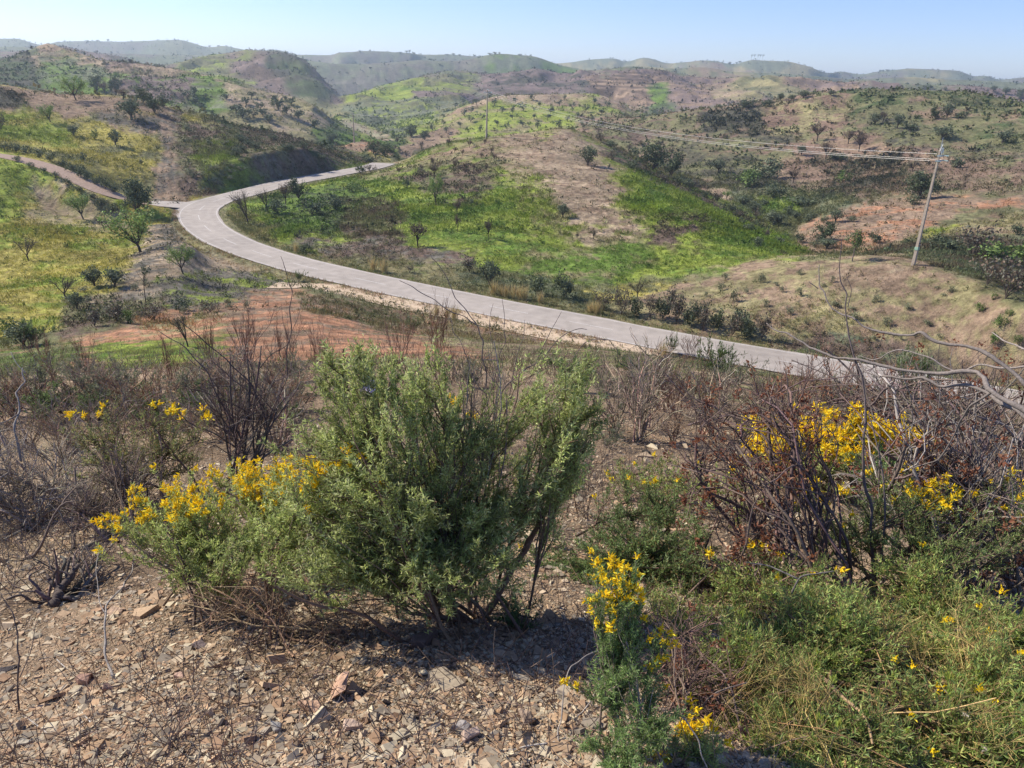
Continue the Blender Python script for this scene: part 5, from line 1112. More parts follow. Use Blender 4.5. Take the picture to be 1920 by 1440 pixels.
leafy_shrub('yellow_flower_bush', 'green bush with scattered yellow flowers under the dead branches on the right', 'flowering bush', G(1680, 1130), [(1570, 990, 2.9, 120, 65, .25), (1700, 965, 3.0, 110, 60, .3), (1820, 1000, 2.9, 110, 70, .25), (1900, 960, 3.1, 60, 70, .2)],
    14, 130, 1000, (.035, .09), 16, (.010, .02), .0034, ((.19, .26, .09), (.25, .32, .11), (.31, .36, .13)), (.16, .11, .08), .008, flowers=85, fsize=.019, spread=.2, fdrop=160)
leafy_shrub('yellow_flower_bush', 'upright sprig bush crowned with bright yellow flowers at the bottom centre', 'flowering bush', G(1200, 1435), [(1150, 1115, 1.95, 72, 50, .12), (1185, 1190, 1.9, 75, 50, .12), (1155, 1280, 1.82, 72, 50, .12), (1215, 1370, 1.72, 70, 55, .1), (1170, 1410, 1.62, 70, 30, .1)],
    10, 100, 1250, (.03, .07), 18, (.010, .019), .0028, ((.19, .28, .09), (.25, .34, .12)), (.27, .22, .17), .005, flowers=90, fsize=.0165, spread=.06, fmin=lambda x, y: y < 1400, fdrop=230)
leafy_shrub('yellow_flower_bush', 'low yellow-flowered sprigs at the bottom edge of the picture', 'flowering bush', G(1290, 1439), [(1290, 1415, 1.55, 60, 25, .08), (1345, 1430, 1.5, 30, 20, .05)], 5, 26, 170, (.03, .06), 16, (.010, .018), .0028, LY, (.27, .22, .17), .005, flowers=26, fsize=.016)
leafy_shrub('yellow_flower_bush', 'sparse pale yellow-green bush at the left behind the flowering bush', 'flowering bush', G(265, 950), [(250, 850, 3.9, 95, 70, .35), (330, 830, 4.0, 70, 60, .3), (180, 800, 4.2, 60, 50, .3)], 10, 80, 520, (.05, .11), 14, (.014, .026), .004, ((.22, .25, .08), (.28, .27, .11), (.15, .18, .06)), (.18, .12, .09), .007, flowers=16, fsize=.026, spread=.14, dead=.2)
# ---- low green growth on the right and behind
GM = ((.28, .38, .10), (.37, .47, .13), (.49, .49, .15), (.19, .27, .08))
for q, (bx, by, E, n3, lb, fl) in enumerate([
    (1420, 1330, [(1400, 1250, 2.0, 130, 60, .2), (1330, 1320, 1.85, 70, 50, .15)], 800, 'low green bush left of the middle of the green mat at the bottom right', 0),
    (1560, 1300, [(1560, 1200, 2.15, 150, 60, .25), (1500, 1290, 2.0, 100, 50, .2)], 950, 'bright yellow-green low bush with round buds in the middle of the green mat', 3),
    (1760, 1230, [(1740, 1140, 2.35, 160, 60, .3), (1860, 1180, 2.3, 110, 70, .25)], 950, 'leafy green bush under the dead branches at the right edge', 4),
    (1820, 1360, [(1800, 1290, 2.0, 140, 60, .22), (1900, 1330, 1.9, 70, 70, .2)], 850, 'yellowish green bush at the right edge beside the bleached branch', 6),
    (1560, 1438, [(1540, 1390, 1.75, 150, 45, .15), (1440, 1400, 1.7, 80, 40, .12)], 850, 'low green bush at the bottom edge left of the bleached branch', 3),
    (1780, 1438, [(1750, 1410, 1.7, 150, 35, .15), (1880, 1420, 1.68, 70, 40, .12)], 800, 'green budded bush in the bottom right corner', 4)]):
    leafy_shrub('green_bush', lb, 'bush', G(bx, min(by, 1439)), E, 14, 110, int(n3 * 1.12), (.035, .10), 17, (.009, .026), .0034, GM, (.25, .17, .09), .006, flowers=fl, fsize=.014, dead=.14, spread=.2, buds=28, up=.5, l2leaf=.8)
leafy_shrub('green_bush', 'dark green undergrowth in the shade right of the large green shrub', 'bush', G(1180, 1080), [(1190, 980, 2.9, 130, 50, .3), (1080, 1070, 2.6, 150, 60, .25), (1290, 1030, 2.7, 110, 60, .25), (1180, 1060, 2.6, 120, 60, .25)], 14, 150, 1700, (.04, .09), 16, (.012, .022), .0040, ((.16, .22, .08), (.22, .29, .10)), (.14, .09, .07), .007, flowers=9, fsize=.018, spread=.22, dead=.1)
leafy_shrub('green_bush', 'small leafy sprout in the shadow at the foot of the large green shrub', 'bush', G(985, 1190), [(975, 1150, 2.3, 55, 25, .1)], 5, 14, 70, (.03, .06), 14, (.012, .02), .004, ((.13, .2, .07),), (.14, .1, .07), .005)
leafy_shrub('green_bush', 'green bush among the dead stalks behind the golden-flowered bush', 'bush', G(1660, 985), [(1660, 890, 3.6, 50, 50, .2)], 6, 30, 200, (.05, .09), 14, (.015, .03), .006, ((.10, .17, .05), (.15, .22, .07)), (.14, .1, .07), .007)
leafy_shrub('green_bush', 'yellow-green undergrowth under the reddish brown dead bush', 'bush', G(1400, 1180), [(1380, 1110, 2.4, 120, 50, .25), (1500, 1130, 2.4, 110, 50, .25), (1280, 1180, 2.2, 80, 60, .2)], 14, 130, 1300, (.035, .09), 15, (.011, .022), .0036, GM, (.2, .13, .09), .005, flowers=9, fsize=.018, spread=.25, dead=.18, buds=12, up=.5)
leafy_shrub('green_bush', 'green weeds behind the shaded undergrowth right of the large green shrub', 'bush', G(1240, 960), [(1240, 910, 3.6, 120, 30, .3), (1360, 930, 3.4, 80, 40, .25)], 10, 70, 420, (.04, .09), 14, (.012, .022), .005, GM, (.2, .13, .09), .005, flowers=6, fsize=.02, spread=.3, dead=.2)
bare_shrub('dry_bush', 'low brown dead twigs between the sprig bush and the green mat', 'dead bush', G(1290, 1330), [(1290, 1230, 2.0, 90, 70, .2), (1340, 1360, 1.75, 70, 50, .15)], 14, 90, 620, (.04, .12), (.20, .13, .10), .0045, .16, .12, up=.2, r3=1.2, caps=20)
for q, (bx, by, E, lb) in enumerate([(1520, 1250, [(1450, 1180, 2.15, 120, 50, .15), (1560, 1260, 2.0, 100, 50, .15)], 'brown dead stems tangled through the top of the green mat'), (1480, 1400, [(1450, 1270, 1.95, 110, 60, .15), (1400, 1380, 1.7, 80, 40, .12)], 'straw-coloured stalks poking through the left of the green mat'), (1700, 1330, [(1680, 1220, 2.15, 130, 60, .2), (1640, 1330, 1.85, 100, 50, .15)], 'straw-coloured stalks in the middle of the green mat'), (1850, 1400, [(1840, 1230, 2.2, 80, 70, .2), (1860, 1370, 1.75, 80, 50, .15)], 'straw-coloured stalks at the right of the green mat')]):
    bare_shrub('dry_stalk_clump', lb, 'dry stalks', G(bx, by), E, 12, 80, 520, (.03, .12), ((.46, .33, .13) if q else (.20, .13, .10)), .0020 if q else .0045, .12, .2, up=.6, r3=1.4)
# ---- dry and burnt bushes
BB = bare_shrub('burnt_bush', 'black-stemmed leafless bush standing behind the yellow flowers on the left', 'dead bush', G(458, 905), [(420, 720, 4.1, 120, 90, .4), (520, 720, 4.2, 70, 90, .3), (470, 790, 4.0, 110, 60, .3)], 13, 60, 300, (.08, .22), (.12, .09, .08), .0075, .06, .05)
KB = [([(470, 900), (430, 780), (390, 700), (345, 650), (300, 622)], 4.0, 4.3, .010, .003), ([(480, 900), (500, 800), (470, 720), (420, 670), (360, 620), (330, 595)], 4.0, 4.3, .010, .003), ([(520, 880), (505, 790), (540, 700), (548, 617), (550, 547), (540, 513), (530, 480)], 4.2, 4.5, .008, .0025), ([(548, 620), (560, 590), (566, 560)], 4.4, 4.5, .003, .002), ([(545, 650), (530, 600), (528, 570)], 4.4, 4.5, .003, .002)]
poly_branches('branches', None, None, KB, (.12, .09, .08), parent=BB)
bare_shrub('dry_bush', 'grey tangled bush of fine dead twigs at the left edge', 'dead bush', G(60, 985), [(60, 900, 3.3, 110, 75, .35), (150, 920, 3.2, 80, 60, .3), (-40, 880, 3.3, 90, 90, .3)], 20, 170, 1300, (.05, .16), (.34, .275, .205), .0055, .16, .15, pale=.3, bow=.0, up=.2, r3=1.2)
bare_shrub('dry_bush', 'brown hollow dead bush with dark shade beneath on the left', 'dead bush', G(190, 1010), [(210, 900, 3.3, 80, 60, .25), (150, 960, 3.1, 60, 40, .2)], 14, 110, 850, (.04, .12), (.20, .15, .115), .006, .14, .12, up=.2, r3=1.2)
bare_shrub('dry_bush', 'orange-brown dead twigs at the foot of the yellow-flowered bush', 'dead bush', G(560, 1195), [(500, 1110, 2.3, 130, 45, .22), (660, 1165, 2.15, 110, 35, .2), (400, 1100, 2.45, 80, 40, .18)], 16, 120, 760, (.03, .09), (.29, .195, .12), .0035, .16, .15, up=0, r3=1.25)
CG = [([(40, 865), (28, 800), (38, 770), (34, 735), (52, 715), (48, 690)], 3.5, 3.8, .009, .004), ([(36, 775), (10, 790), (-20, 800)], 3.6, 3.6, .005, .003), ([(48, 700), (30, 680), (20, 660)], 3.8, 3.9, .004, .002)]
poly_branches('crooked_branch', 'crooked bleached branch standing at the left edge', 'branch', CG, (.30, .265, .235), kf=1.55)
RB = [([(1975, 800), (1904, 755), (1853, 727), (1844, 704), (1828, 690), (1758, 697), (1685, 689), (1611, 673), (1563, 669), (1519, 652), (1489, 633), (1454, 620), (1432, 606)], 2.4, 2.9, .015, .0035),
      ([(1990, 790), (1920, 720), (1877, 685), (1834, 660), (1774, 647), (1725, 628), (1693, 632), (1644, 623), (1600, 600), (1573, 591), (1546, 566), (1534, 541), (1533, 501)], 2.5, 2.9, .012, .003), ([(1534, 541), (1517, 528)], 2.9, 2.9, .003, .002),
      ([(1990, 830), (1900, 765), (1850, 735), (1790, 720), (1730, 706), (1660, 700), (1620, 690), (1600, 662)], 2.45, 2.8, .013, .003), ([(1990, 700), (1900, 690), (1840, 684), (1800, 700), (1740, 668), (1690, 655), (1650, 672), (1610, 668)], 2.6, 2.9, .007, .0025),
      ([(1860, 735), (1820, 760), (1800, 790), (1760, 860), (1700, 880)], 2.5, 2.7, .007, .003), ([(1990, 640), (1920, 655), (1880, 640), (1858, 624)], 2.6, 2.8, .006, .003)]
poly_branches('dead_branches', 'long weathered grey branches reaching in from the right edge over the road', 'branch', RB, (.22, .185, .165), kf=1.42)
RC = [([(1636, 1120), (1632, 1000), (1634, 950), (1620, 850), (1624, 799), (1625, 758), (1620, 709), (1603, 666), (1596, 628), (1590, 579), (1582, 536), (1582, 460)], 2.7, 3.0, .011, .003), ([(1590, 575), (1596, 545), (1588, 520)], 2.98, 3.0, .003, .002), ([(1638, 1100), (1660, 960), (1650, 860), (1630, 780)], 2.7, 2.9, .007, .004)]
poly_branches('dead_sapling', 'tall upright dead stem rising in front of the hump', 'branch', RC, (.16, .125, .115))
RF = [([(1560, 1120), (1500, 1040), (1480, 973), (1457, 923), (1460, 870), (1440, 830), (1423, 813), (1390, 787), (1357, 773), (1313, 753), (1272, 722)], 2.6, 2.9, .011, .004), ([(1540, 1100), (1520, 980), (1508, 900), (1495, 800), (1478, 740), (1470, 690)], 2.7, 2.9, .009, .003), ([(1575, 1120), (1545, 1000), (1560, 900), (1530, 800), (1540, 740)], 2.7, 2.9, .008, .003)]
poly_branches('dead_branches', 'dark dead branches leaning left behind the sprig bush', 'branch', RF, (.11, .08, .07))
bare_shrub('dead_rockrose', 'reddish brown dead bush with withered seed heads right of the centre', 'dead bush', G(1480, 1110), [(1390, 880, 2.8, 140, 130, .4), (1320, 790, 3.0, 60, 70, .3), (1480, 790, 3.0, 80, 100, .35), (1380, 1040, 2.5, 120, 70, .3)], 20, 120, 520, (.06, .18), (.14, .095, .08), .0085, .17, .18, caps=190, leaves=0, r3=1.2)
bare_shrub('dead_rockrose', 'big tangle of grey dead branches filling the right side above the green mat', 'dead bush', G(1850, 1150), [(1780, 860, 2.8, 160, 120, .45), (1700, 780, 3.0, 130, 70, .4), (1880, 1000, 2.6, 110, 120, .35), (1650, 920, 2.8, 90, 110, .3)], 26, 190, 520, (.08, .24), (.17, .13, .11), .0095, .20, .25, caps=90, pale=.22, r3=1.2)
bare_shrub('dead_rockrose', 'tall thin dead stalks screening the right end of the road', 'dead bush', G(1720, 900), [(1560, 720, 4.2, 90, 60, .3), (1700, 730, 4.2, 110, 60, .3), (1850, 740, 4.2, 110, 70, .3)], 26, 110, 380, (.08, .22), (.16, .12, .10), .0075, .12, .45, caps=60, r3=1.2)
# bleached sticks at the bottom
S1 = [([(1043, 1439), (1048, 1400), (1052, 1353), (1057, 1287), (1070, 1253), (1100, 1230), (1133, 1220)], 1.5, 1.95, .004, .003), ([(1180, 1439), (1172, 1400), (1160, 1357), (1153, 1300), (1158, 1223)], 1.5, 1.9, .0045, .003), ([(1070, 1367), (1107, 1313), (1140, 1253)], 1.7, 1.9, .004, .003),
      ([(1260, 1417), (1220, 1353), (1193, 1307), (1187, 1237)], 1.6, 1.9, .004, .003), ([(1225, 1360), (1250, 1338), (1280, 1345), (1310, 1390), (1325, 1439)], 1.65, 1.55, .004, .003)]
poly_branches('pale_stems', 'pale curved bare stems under the upright sprig bush', 'branch', S1, (.36, .31, .27))
S2 = [([(847, 1427), (940, 1417), (1037, 1392), (1060, 1384)], 1.53, 1.63, .005, .003)]
poly_branches('stick', 'thin bleached stick lying on the gravel at the bottom centre', 'stick', S2, (.42, .38, .34))
S3 = [([(1847, 1410), (1843, 1380), (1820, 1350), (1780, 1323), (1713, 1307), (1663, 1297), (1630, 1267)], 1.6, 2.0, .011, .005), ([(1780, 1323), (1810, 1360), (1790, 1395)], 1.77, 1.72, .006, .004), ([(1713, 1307), (1660, 1300), (1620, 1325)], 1.87, 1.85, .005, .003)]
poly_branches('bleached_branch', 'grey bleached branch lying over the green mat at the lower right', 'branch', S3, (.30, .26, .225), kf=1.36)
S4 = [([(1335, 1220), (1363, 1200), (1407, 1180), (1447, 1173), (1493, 1160)], 2.1, 2.3, .009, .004), ([(1470, 1165), (1485, 1110), (1500, 1080), (1560, 1070)], 2.3, 2.35, .007, .004), ([(1495, 1085), (1450, 1065), (1400, 1055)], 2.35, 2.4, .006, .003)]
poly_branches('burnt_branches', 'charred grey branches lying on the left part of the green mat', 'branch', S4, (.15, .13, .12))
poly_branches('stick', 'charred stick at the lower left end of the green mat', 'stick', [([(1300, 1345), (1340, 1300), (1400, 1280)], 1.85, 1.95, .005, .003)], (.16, .13, .12))
S5 = [([(213, 1272), (197, 1227), (197, 1173), (200, 1133), (230, 1100), (247, 1073), (253, 1040)], 1.95, 2.45, .008, .003), ([(197, 1150), (185, 1110), (180, 1070), (185, 1035)], 2.1, 2.4, .003, .002)]
poly_branches('stick', 'forked bleached stick standing out of the gravel on the left', 'stick', S5, (.30, .265, .235), k=.45)
S6 = [([(36, 1334), (35, 1240), (32, 1190), (23, 1147), (3, 1117)], 1.8, 1.95, .004, .002), ([(37, 1270), (57, 1223), (67, 1170)], 1.85, 1.95, .0025, .0015)]
poly_branches('stick', 'thin dark upright twig near the bottom left corner', 'stick', S6, (.10, .075, .065))
for pts, w_, c_, lb in [([(143, 1320), (160, 1347), (180, 1370)], .0035, (.5, .47, .43), 'short bleached curved stick on the gravel, lower left'), ([(220, 1187), (290, 1190), (340, 1197)], .003, (.34, .27, .2), 'straight thin twig on the gravel beside the forked stick'),
    ([(403, 1423), (415, 1432), (427, 1439)], .003, (.6, .58, .55), 'short whitish stick at the bottom edge'), ([(267, 1373), (263, 1388), (267, 1400)], .003, (.5, .46, .42), 'tiny whitish curved twig on the gravel'),
    ([(73, 1237), (120, 1228), (167, 1222), (190, 1228)], .003, (.24, .2, .18), 'long thin twig running left from the forked stick'), ([(217, 1217), (240, 1224), (263, 1226)], .003, (.5, .46, .42), 'small whitish twig right of the forked stick'), ([(107, 1237), (127, 1257)], .003, (.5, .46, .42), 'small pale twig left of the forked stick'),
    ([(350, 1225), (440, 1160), (500, 1120)], .0016, (.16, .12, .1), 'dark straight twig leading up to the orange-brown dead twigs'), ([(40, 1340), (70, 1360), (100, 1385)], .004, (.4, .36, .33), 'pale stick at the foot of the dark upright twig')]:
    rr = [float(np.hypot(*G(*p)[:2])) for p in (pts[0], pts[-1])]; poly_branches('stick', lb, 'stick', [(pts, rr[0] - .02, rr[1] - .02, w_, w_ * .6)], c_)
SB = bare_shrub('stump', 'gnarled dark root stump with bare branches on the gravel at the left', 'stump', G(112, 1128), [(70, 1075, 2.4, 75, 28, .12), (150, 1040, 2.55, 60, 40, .12), (200, 1075, 2.45, 40, 25, .1), (20, 1100, 2.4, 40, 14, .06)], 11, 26, 60, (.05, .14), (.14, .11, .095), .007, .16, .02, up=.1)
poly_branches('root', None, None, [([(100, 1138), (112, 1116), (122, 1098), (133, 1078), (140, 1060)], 2.31, 2.46, .040, .016), ([(118, 1108), (98, 1090), (86, 1076)], 2.36, 2.42, .026, .010), ([(110, 1122), (128, 1122), (142, 1132)], 2.33, 2.3, .020, .006)], (.11, .085, .075), parent=SB, k=.42)

# ---- dry brush and low plants on the brow, copies of a few bushes
def brush_proto(seed, n1, n2, n3, h, w, stem, pale, leaves, lcol, r0=.010, ll=.035, upright=.0):
    t1 = RNG.normal(0, 1, (n1, 3)) * [w / 3, w / 3, 0]; t1[:, 2] = h * RNG.uniform(.6, 1, n1); b = RNG.normal(0, .05, (n1, 3)) * [1, 1, 0]
    P1 = curves(b, t1, 6, .09, .03); k = RNG.integers(0, n1, n2); s, tg = at_t(P1, k, RNG.uniform(.2, 1, n2)); P2 = curves(s, s + unit(tg + rdir(n2, .3 + upright) * .8) * RNG.uniform(.15, .4, (n2, 1)) * h, 5, .1)
    k = RNG.integers(0, n2, n3); s, tg = at_t(P2, k, RNG.uniform(.1, 1, n3)); P3 = curves(s, s + unit(tg + rdir(n3, .3 + upright) * .9) * RNG.uniform(.08, .22, (n3, 1)) * h, 4, .1)
    a = Acc()
    for P, ra, rb, sd in ((P1, r0, r0 * .5, 4), (P2, r0 * .5, r0 * .25, 3), (P3, r0 * .3, r0 * .15, 3)):
        K = P.shape[1]; P = P.copy(); P[..., 2] = np.maximum(P[..., 2], -.02); V, Fq = tubes(P, np.linspace(ra, rb, K)[None].repeat(len(P), 0), sd); c = shade(stem, len(P), .25); pm = RNG.random(len(P)) < pale; c[pm] *= 1.9; a.add(V, Fq, np.repeat(c, K * sd, 0))
    st = (np.concatenate(a.V), [np.concatenate(f) for f in a.F.values()], np.concatenate(a.C)); o = mesh_np('stems', st[0], st[1], BARKF, None, st[2]); m1 = o.data; bpy.data.objects.remove(o); m2 = None
    if leaves:
        k = RNG.integers(0, n3, leaves); p, tg = at_t(P3, k, RNG.random(leaves)); V, Fq = leafq(p, unit(tg + rdir(leaves, .2) * .8), ll * RNG.uniform(.6, 1.3, leaves), ll * .3, .05)
        o = mesh_np('foliage', V, Fq, LEAF, None, np.repeat(np.array(lcol)[RNG.integers(0, len(lcol), leaves)] * RNG.uniform(.7, 1.3, (leaves, 1)), 4, 0)); m2 = o.data; bpy.data.objects.remove(o)
    return m1, m2, h, w
BP = dict(grey=[brush_proto(i, 14, 70, 420, .8, .9, (.24, .185, .14), .25, 300, ((.2, .18, .1), (.16, .17, .09))) for i in range(3)], brown=[brush_proto(i, 14, 70, 420, .8, .9, (.23, .145, .095), .15, 400, ((.26, .17, .09), (.22, .13, .07))) for i in range(3)],
          red=[brush_proto(i, 12, 60, 240, 1.0, .6, (.21, .125, .09), .08, 60, ((.22, .1, .06),), .007, .03, 1.5) for i in range(2)], green=[brush_proto(i, 14, 70, 420, .7, .9, (.15, .11, .08), .1, 3600, ((.13, .2, .06), (.18, .25, .09), (.1, .15, .05)), .009, .045, .6) for i in range(2)],
          sage=[brush_proto(i, 14, 60, 300, .6, .8, (.2, .17, .14), .1, 2200, ((.2, .22, .13), (.16, .19, .1), (.24, .24, .14)), .008, .035, .3) for i in range(2)])
def brush(kind, px, py, hpx, wpx, label, group=None, rmin=0, name=None):
    m1, m2, h0, w0 = random.choice(BP[kind]); p = G(px, py, rmin); D = float(p @ fwd); hm = hpx * D / F / .93; wm = wpx * D / F
    e = empty(name or {'grey': 'dry_bush', 'brown': 'dry_bush', 'red': 'twiggy_bush', 'green': 'green_bush', 'sage': 'grey_green_bush'}[kind], p, random.uniform(0, 6.28)); e.scale = (wm / w0, wm / w0, hm / h0)
    for n_, m_ in (('stems', m1), ('foliage', m2)):
        if m_: o = bpy.data.objects.new(n_, m_); COL.objects.link(o); o.parent = e
    tag(e, label, 'bush', group)
def belt(kind, label, group, n, x0, x1, f, h_, w_):
    for i in range(n):
        x = x0 + (x1 - x0) * (i + random.random()) / n; y = f(x) + random.uniform(-1, 1) * 0; y += random.choice([-1, 0, 1]) * 14 + J_(9); s = random.uniform(.75, 1.3); brush(kind, x, y, h_ * s, w_ * s, nth(label, i, n), group)
belt('grey', 'grey dry bush in the brush on the left brow', 'dry brush on the left brow', 10, -30, 560, lambda x: 850 - .04 * x, 95, 120)
belt('brown', 'brown dry bush in the brush on the left brow', 'dry brush on the left brow', 9, -30, 600, lambda x: 800 - .03 * x, 80, 110)
belt('grey', 'grey dry bush higher up the left brow', 'upper dry brush on the left brow', 6, -30, 640, lambda x: 755 - .03 * x, 62, 90)
belt('red', 'thin reddish stalky bush along the edge of the red field', 'stalky bushes by the red field', 9, 60, 860, lambda x: 715 - .03 * x, 88, 50)
belt('green', 'small green bush among the dry brush on the left brow', 'green bushes on the left brow', 9, -20, 560, lambda x: 800, 46, 80)
belt('sage', 'grey-green weedy bush among the dry brush on the left brow', 'weedy bushes on the left brow', 9, -20, 580, lambda x: 765, 50, 90)
belt('sage', 'grey-green low bush on the brow below the red field', 'grey-green bushes on the brow', 12, 0, 900, lambda x: 735, 40, 70)
belt('grey', 'grey dry bush on the brow right of the large green shrub', 'dry brush on the right brow', 12, 1130, 1960, lambda x: 800 + .09 * (x - 1130), 110, 110)
belt('red', 'stalky reddish bush on the brow right of the large green shrub', 'stalky brush on the right brow', 12, 1180, 1960, lambda x: 760 + .08 * (x - 1130), 90, 60)
belt('sage', 'grey-green low bush on the grassy slope above the road', 'grey-green bushes above the road', 12, 1120, 1700, lambda x: 725 + .07 * (x - 1130), 34, 60)
for k_, x, y, h_, w_, lb in [('green', 1345, 712, 58, 74, 'bright green spiky bush beside the near edge of the road'), ('green', 1706, 770, 92, 66, 'green bush behind the weathered grey branches'), ('grey', 1196, 828, 150, 110, 'upright bare grey bush on the stony patch right of the large green shrub'),
    ('red', 1296, 668, 40, 46, 'reddish bare bush near the sandy strip'), ('sage', 1150, 742, 26, 34, 'blue-green tuft on the slope above the road'), ('sage', 1166, 772, 26, 40, 'larger blue-green tuft below the other on the slope'), ('green', 775, 625, 26, 24, 'small green bush on the red soil'), ('green', 1258, 664, 30, 22, 'small fresh green plant beside the pale stake'),
    ('green', 1085, 735, 55, 80, 'fresh green bush just behind the right lobe of the large green shrub'), ('green', 1180, 700, 26, 60, 'green bush on the grassy slope short of the road'), ('brown', 1260, 830, 50, 60, 'tan dry bush on the stony patch'), ('sage', 1140, 840, 40, 70, 'grey-green weeds at the left of the stony patch'), ('green', 560, 528, 16, 18, 'small green bush at the start of the sandy strip'),
    ('brown', 1500, 760, 60, 90, 'brown dry bush between the road and the golden-flowered bush'), ('green', 60, 650, 40, 60, 'green bush at the left end of the red field')]:
    brush(k_, x, y, h_, w_, lb)

# ---- stones, gravel, litter
ROCK = vcol_mat('slate', .92, .2, 0, .28, 45, .5, 90)
PEB = vcol_mat('gravel', .95, .15, 0, .2, 90)
def chips(P, s, flat, cols, tilt=.35):
    n = len(P); c = np.array([(-1, -1), (1, -1), (1, 1), (-1, 1)], float) * .5; o = c[None] * (1 + RNG.uniform(-.75, .3, (n, 4, 2)))
    V = np.zeros((n, 8, 3)); V[:, :4, :2] = o * 1.02; V[:, 4:, :2] = o * RNG.uniform(.82, 1.0, (n, 1, 1)) + RNG.uniform(-.06, .06, (n, 1, 2)); V[:, :4, 2] = -.5; V[:, 4:, 2] = .5 + RNG.uniform(-.25, .25, (n, 4))
    V = V * np.stack([s, s * RNG.uniform(.5, .95, n), s * flat * RNG.uniform(.6, 1.3, n)], 1)[:, None]
    ax = rdir(n) * [1, 1, 0]; ax = unit(ax); ang = np.abs(RNG.normal(0, tilt, n)); yaw = RNG.uniform(0, 6.28, n)
    cy, sy = np.cos(yaw)[:, None], np.sin(yaw)[:, None]; x = V[..., 0] * cy - V[..., 1] * sy; y = V[..., 0] * sy + V[..., 1] * cy; V = np.stack([x, y, V[..., 2]], -1)
    k = ax[:, None]; ca, sa = np.cos(ang)[:, None, None], np.sin(ang)[:, None, None]; V = V * ca + np.cross(np.broadcast_to(k, V.shape), V) * sa + k * (V * k).sum(-1, keepdims=True) * (1 - ca)
    V = V + P[:, None]; f = np.array([(0, 3, 2, 1), (4, 5, 6, 7), (0, 1, 5, 4), (1, 2, 6, 5), (2, 3, 7, 6), (3, 0, 4, 7)])
    Fq = (np.arange(n)[:, None, None] * 8 + f[None]).reshape(-1, 4); return V.reshape(-1, 3), Fq, np.repeat(cols, 8, 0)
STC = np.array([(.41, .295, .19), (.36, .25, .16), (.45, .35, .24), (.31, .25, .18), (.40, .265, .16), (.26, .215, .165), (.47, .39, .27), (.33, .21, .13)])
def gravel(name, label, n, xr, yr, size, seed):
    px = RNG.uniform(xr[0], xr[1], n * 2); r = np.exp(RNG.uniform(math.log(yr[0]), math.log(yr[1]), n * 2)); a = np.radians(px); x, y = r * np.sin(a), r * np.cos(a)
    keep = np.nonzero(RNG.random(n * 2) < .55 + .6 * fbm(x * 1.5, y * 1.5, 3))[0][:n]; x, y = x[keep], y[keep]; n = len(x)
    s = size * np.exp(RNG.normal(0, .55, n)); z = H(x, y) + s * .06
    V, Fq, C = chips(np.column_stack([x, y, z]), s, .2, STC[RNG.integers(0, 8, n)] * RNG.uniform(.75, 1.2, (n, 1)), .4)
    tag(mesh_np(name, V, Fq, PEB, None, C), label, 'gravel', kind='stuff')
gravel('gravel', 'broken slate gravel covering the ground nearest the viewer', 60000, (-48, 48), (1.05, 3.3), .0118, 1)
gravel('gravel', 'slate chips scattered over the slope behind the bushes', 26000, (-46, 46), (2.9, 9), .017, 2)
gravel('gravel', 'fine slate crumbs between the larger chips', 26000, (-46, 46), (1.05, 2.6), .0075, 3)
def rock(px, py, wpx, hpx, col, label, group=None, tilt=(0, 0), rmin=0, flat=None):
    p = G(px, py, rmin); D = float(p @ fwd); w_ = wpx * D / F; h_ = (flat or hpx * .8) * D / F
    n = random.randint(5, 7); th = np.sort(RNG.uniform(0, 6.283, n) * .35 + np.arange(n) * 6.283 / n * 1.0); rr_ = RNG.uniform(.38, .58, n); out = np.stack([rr_ * np.cos(th), rr_ * np.sin(th)], 1)
    rings = [(.96, -.5), (1.04, -.1), (.97, .28), (.82, .42)]; V = np.vstack([np.column_stack([out * a_ * RNG.uniform(.95, 1.05, (n, 1)), np.full(n, z_) + RNG.uniform(-.06, .06, n)]) for a_, z_ in rings] + [[[0, 0, .47]]])
    V[-1 - n:, 2] += V[-1 - n:, 0] * random.uniform(-.4, .4); i_ = np.arange(n); j_ = (i_ + 1) % n
    Fq = [np.concatenate([np.stack([i_ + k * n, j_ + k * n, j_ + (k + 1) * n, i_ + (k + 1) * n], 1) for k in range(3)]), np.stack([i_ + 3 * n, j_ + 3 * n, np.full(n, 4 * n)], 1)]
    V *= [w_, max(hpx * D / F * .9, w_ * .6), h_]; C = np.repeat([col], len(V), 0) * RNG.uniform(.85, 1.1, (len(V), 1))
    o = mesh_np('rock', V, Fq, ROCK, None, C); o.location = p + [0, 0, h_ * .25]; o.rotation_euler = (tilt[0], tilt[1], random.uniform(-.6, .6)); tag(o, label, 'rock', group); return o
